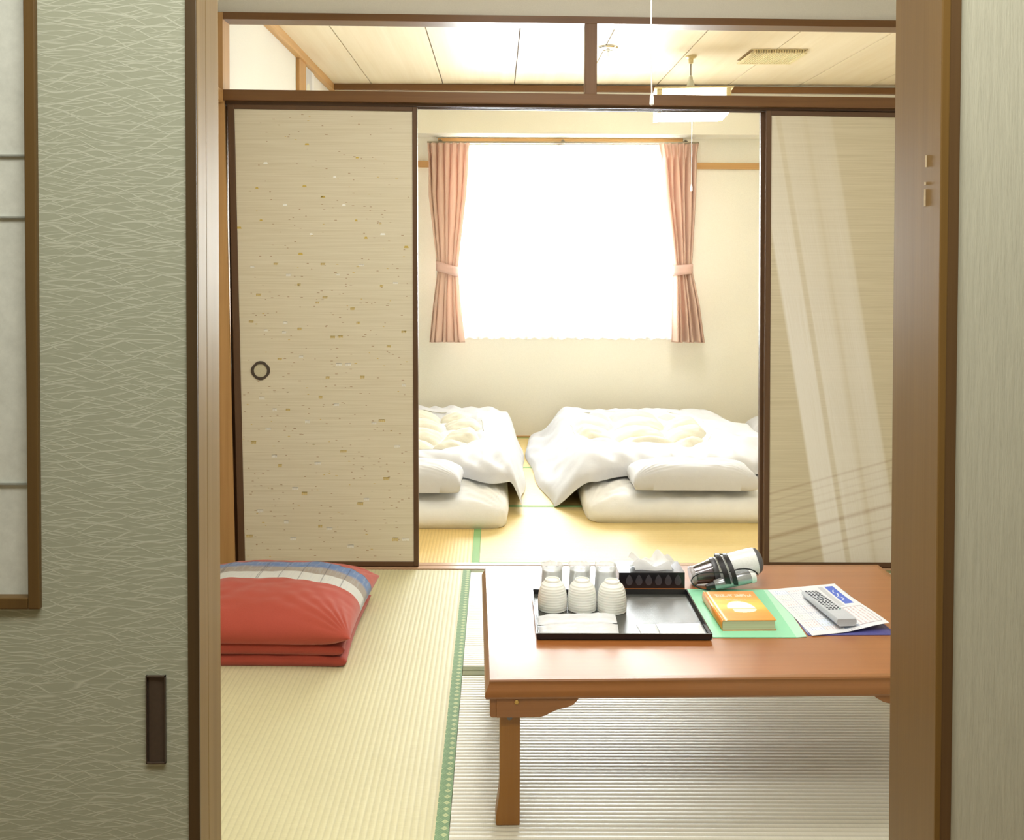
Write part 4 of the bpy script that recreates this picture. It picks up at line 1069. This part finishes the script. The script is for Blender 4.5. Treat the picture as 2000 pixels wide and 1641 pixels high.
# ------------------------------------------------------------------ window dressing
rail = thing('curtain_rail', 'thin metal curtain rail above the bedroom window', 'curtain rail', (.43, 6.315, 1.945))
MB().box(-.885, .885, -.012, .012, 0, .012).box(-.885, .885, .025, .037, -.004, .008).build('rail', M['steel'], rail, bevel=.001)
for x in (-.80, 0, .80):
    MB().box(x - .012, x + .012, -.010, .100, .012, .018).box(x - .006, x + .006, -.010, .004, .012, .026).build('bracket', M['steel'], rail)
def drape(label, edges, tie, seed, nf=6):
    """edges: (z, xl, xr) from top to bottom"""
    t = thing('curtain', label, 'curtain', (edges[0][1], 6.287, edges[-1][0]), 0, 'pink pleated curtains tied back at the window')
    ox_, oy_, oz_ = edges[0][1], 6.287, edges[-1][0]
    def ed(z):
        for (za, la, ra), (zb, lb, rb) in zip(edges[:-1], edges[1:]):
            if zb <= z <= za:
                k = (za - z) / (za - zb); k = k * k * (3 - 2 * k) if False else k
                return la + (lb - la) * k, ra + (rb - ra) * k
        return edges[-1][1:]
    H_ = edges[0][0] - edges[-1][0]
    tz = tie
    def g(u, v):
        z = edges[0][0] - v * H_
        l, r = ed(z); d = abs(z - tz); sq = 1 - math.exp(-(d / .16) ** 2) * .45
        uu = u + .035 * math.sin(u * 2 * math.pi * 3 + seed) * sst(v, .05, .3)
        ph = uu * nf * 2 * math.pi + .8 * math.sin(v * 3 + seed)
        am = (.018 if z > edges[0][0] - .09 else .030) * sq
        y = am * math.sin(ph) + .006 * math.sin(ph * 2 + seed)
        x = l + (r - l) * u + .006 * math.cos(ph) * sst(v, .04, .12)
        if z < tz: y += .008 * math.sin(u * 9 + v * 4)
        return (x - ox_, y - .028 * math.exp(-(d / .12) ** 2) * 0, z - oz_)
    MB().grid(nf * 22, 90, g).build('drape', M['pink'], t, smooth=True, solid=.0025, angle=80)
    l, r = ed(tz); cxm, hw_ = (l + r) / 2 - ox_, (r - l) / 2 + .008
    mb = MB()
    def band(u, v):
        a = 2 * math.pi * u
        slope = (.022 * math.cos(a)) * (-1 if seed > 3 else .25)
        return (cxm + hw_ * math.cos(a), -.046 * math.sin(a), tz - oz_ + slope + (v - .5) * .064)
    mb.grid(48, 3, band); mb.build('tieback', cloth('pink_tieback_cloth', rgb(228, 190, 178), bs=6, bump=.05), t, smooth=True, solid=.003, angle=80)
    return t
drape('pink pleated curtain tied back at the left side of the window', [(1.944, -.452, -.178), (1.86, -.446, -.186), (1.60, -.440, -.196), (1.13, -.385, -.253), (.90, -.415, -.235), (.648, -.441, -.210)], 1.125, 4.0)
drape('pink pleated curtain tied back at the right side of the window', [(1.944, 1.052, 1.312), (1.86, 1.068, 1.300), (1.60, 1.082, 1.296), (1.13, 1.152, 1.268), (.90, 1.142, 1.318), (.650, 1.139, 1.355)], 1.125, 1.5)
def sheer(label, x0, x1, seed):
    def g(u, v):
        z = 1.94 - v * 1.276; x = x0 + (x1 - x0) * u
        ph = u * 15 * 2 * math.pi + .6 * math.sin(v * 2 + seed)
        y = 6.366 + .010 * math.sin(ph) + .004 * math.sin(ph * .37 + seed)
        return (x - x0, y - 6.366, z - .664 + (.006 * math.sin(ph * .5 + seed) if v > .99 else 0))
    o = MB().grid(220, 60, g).build('sheer_curtain', M['sheer'], smooth=True, angle=80)
    o.location = (x0, 6.366, .664); return tag(o, label, 'curtain', 'white sheer curtains across the window')
sheer('white sheer curtain covering the left half of the window', -.40, .40, 1)
sheer('white sheer curtain covering the right half of the window', .385, 1.27, 3)

# ------------------------------------------------------------------ bedroom ceiling fittings
lamp = thing('pendant_lamp', 'lit square white pendant lamp hanging from the bedroom ceiling', 'lamp', (1.058, 5.30, 2.305), -0.105)
CZ = 2.305
top_z, bot_z = 2.100 - CZ, 1.974 - CZ; hw_ = .193
MB().box(-hw_ - .012, hw_ + .012, -hw_ - .012, hw_ + .012, top_z - .004, top_z + .006).build('top_frame', M['ivory'], lamp, bevel=.002)
mb = MB().box(-hw_ + .004, hw_ - .004, -hw_ + .004, hw_ - .004, bot_z, bot_z + .004)
mb.build('diffuser', M['lamp_on'], lamp)
mb = MB()
mb.box(-hw_ + .026, hw_ - .026, -hw_ + .002, -hw_ + .006, bot_z + .005, top_z - .005).box(-hw_ + .026, hw_ - .026, hw_ - .006, hw_ - .002, bot_z + .005, top_z - .005)
mb.box(-hw_ + .002, -hw_ + .006, -hw_ + .026, hw_ - .026, bot_z + .005, top_z - .005).box(hw_ - .006, hw_ - .002, -hw_ + .026, hw_ - .026, bot_z + .005, top_z - .005)
mb.build('side_panel', M['lamp_soft'], lamp)
for sx in (-1, 1):
    for sy in (-1, 1):
        MB().box(*(sorted((sx * hw_, sx * (hw_ - .026)))), *(sorted((sy * hw_, sy * (hw_ - .026)))), bot_z - .003, top_z - .004).build('corner_post', M['ivory'], lamp, bevel=.002)
MB().lathe([(.034, top_z + .006), (.030, top_z + .012), (.012, 2.178 - CZ), (.010, 2.192 - CZ), (.004, 2.20 - CZ)], 28).build('canopy', plain('pale_grey_cone', rgb(206, 208, 196), .4), lamp, smooth=True)
MB().tube([(0, 0, 2.19 - CZ), (0, 0, -.028)], .0035, 8).build('cable', plain('grey_cable', rgb(120, 116, 104), .5), lamp)
MB().lathe([(.030, 0), (.030, -.008), (.014, -.016), (.012, -.040), (.004, -.044)][::-1], 24).build('ceiling_plug', M['ivory'], lamp, smooth=True)
pc = MB().tube([(0.008, 0, bot_z), (.008, 0, 1.605 - CZ)], .0013, 6).build('pull_cord', M['white_gloss'], lamp)
MB().lathe([(.002, 1.566 - CZ), (.0062, 1.570 - CZ), (.0058, 1.590 - CZ), (.002, 1.606 - CZ)], 14, Matrix.Translation((.008, 0, 0))).build('cord_pull', M['white_gloss'], pc, smooth=True)

vent = thing('ceiling_vent', 'square ivory louvred vent grille on the bedroom ceiling', 'vent', (1.488, 5.265, 2.305))
mb = MB(); a = .150
mb.box(-a, a, -a, -a + .003, -.005, -.0005)
for p in ( (-a, a, a - .014, a), (-a, -a + .014, -a + .014, a - .014), (a - .014, a, -a + .014, a - .014)): mb.box(p[0], p[1], p[2], p[3], -.0225, -.0175)
mb.build('frame', M['ivory'], vent, bevel=.001)
sl = MB().box(-.0032, .0032, -a + .003, a - .002, -.0215, -.0015).build('louvre', M['ivory'], vent)
nL = 20; sl.location.x = -a + .022
for i in range(1, nL):
    b = sl.copy(); b.parent = vent; b.location.x = -a + .022 + i * (2 * a - .044) / (nL - 1); C.objects.link(b)
MB().box(-a, a, -a, a, -.0016, -.0006).build('backing', plain('vent_gap_shade', rgb(150, 120, 70), .8), vent)  # darker sheet: shade in the gaps between louvres put into its colour

spk = thing('sprinkler_head', 'small round chrome sprinkler head on the bedroom ceiling beside the transom mullion', 'sprinkler', (.580, 5.08, 2.305))
MB().lathe([(.054, -.0005), (.054, -.004), (.048, -.011), (.036, -.013), (.030, -.008), (0, -.006)], 36, cap=False).build('escutcheon', M['chrome'], spk, smooth=True, angle=30)
MB().lathe([(.010, -.006), (.010, -.022), (.004, -.026), (.003, -.046), (.009, -.048), (.009, -.051), (0, -.052)], 18, cap=False).build('nozzle', M['chrome'], spk, smooth=True, angle=30)

# framed picture on the left bedroom wall
pic = thing('wall_picture', 'unframed grey and white picture board high on the left bedroom wall', 'picture', (XL + .001, 5.45, 1.86))
def piccol(u, v):
    c = rgb(236, 234, 230)
    if u < .78: c = mix(rgb(196, 194, 196), rgb(214, 212, 208), n3(u * 5, v * 5) * .5 + .5)
    e = ((u - .42) / .20) ** 2 + ((v - .56) / .24) ** 2
    if e < 1: c = rgb(228, 226, 206)
    if .55 < u < .68 and .2 < v < .52: c = rgb(168, 166, 172)
    return c
mb = MB().grid(40, 40, lambda u, v: (.0132, -.145 + u * .29, v * .395), col=piccol)
mb.build('print', attr('picture_print', .5, 0), pic)
MB().box(0, .012, -.147, .147, -.002, .397).build('board', plain('picture_board_edge', rgb(220, 214, 196), .6), pic)

# ------------------------------------------------------------------ front room ceiling lamp with its pull cord
fl = thing('ceiling_lamp', 'white pull cord with a knob hanging from the front room ceiling lamp', 'lamp', (0.397, 2.50, 2.43))
MB().lathe([(.06, -.001), (.06, -.03), (.25, -.05), (.27, -.09), (.24, -.12), (0, -.13)], 48, cap=False).build('lamp_shade', M['white_gloss'], fl, smooth=True)
pc = MB().tube([(0, 0, -.128), (-.001, 0, -.5), (-.001, 0, -.70), (.002, 0, 1.628 - 2.43)], .0019, 8).build('pull_cord', M['white_gloss'], fl, smooth=True)
MB().lathe([(.002, 1.600 - 2.43), (.0062, 1.602 - 2.43), (.0050, 1.622 - 2.43), (.0022, 1.630 - 2.43)], 14, Matrix.Translation((.002, 0, 0))).build('cord_pull', M['white_gloss'], pc, smooth=True)
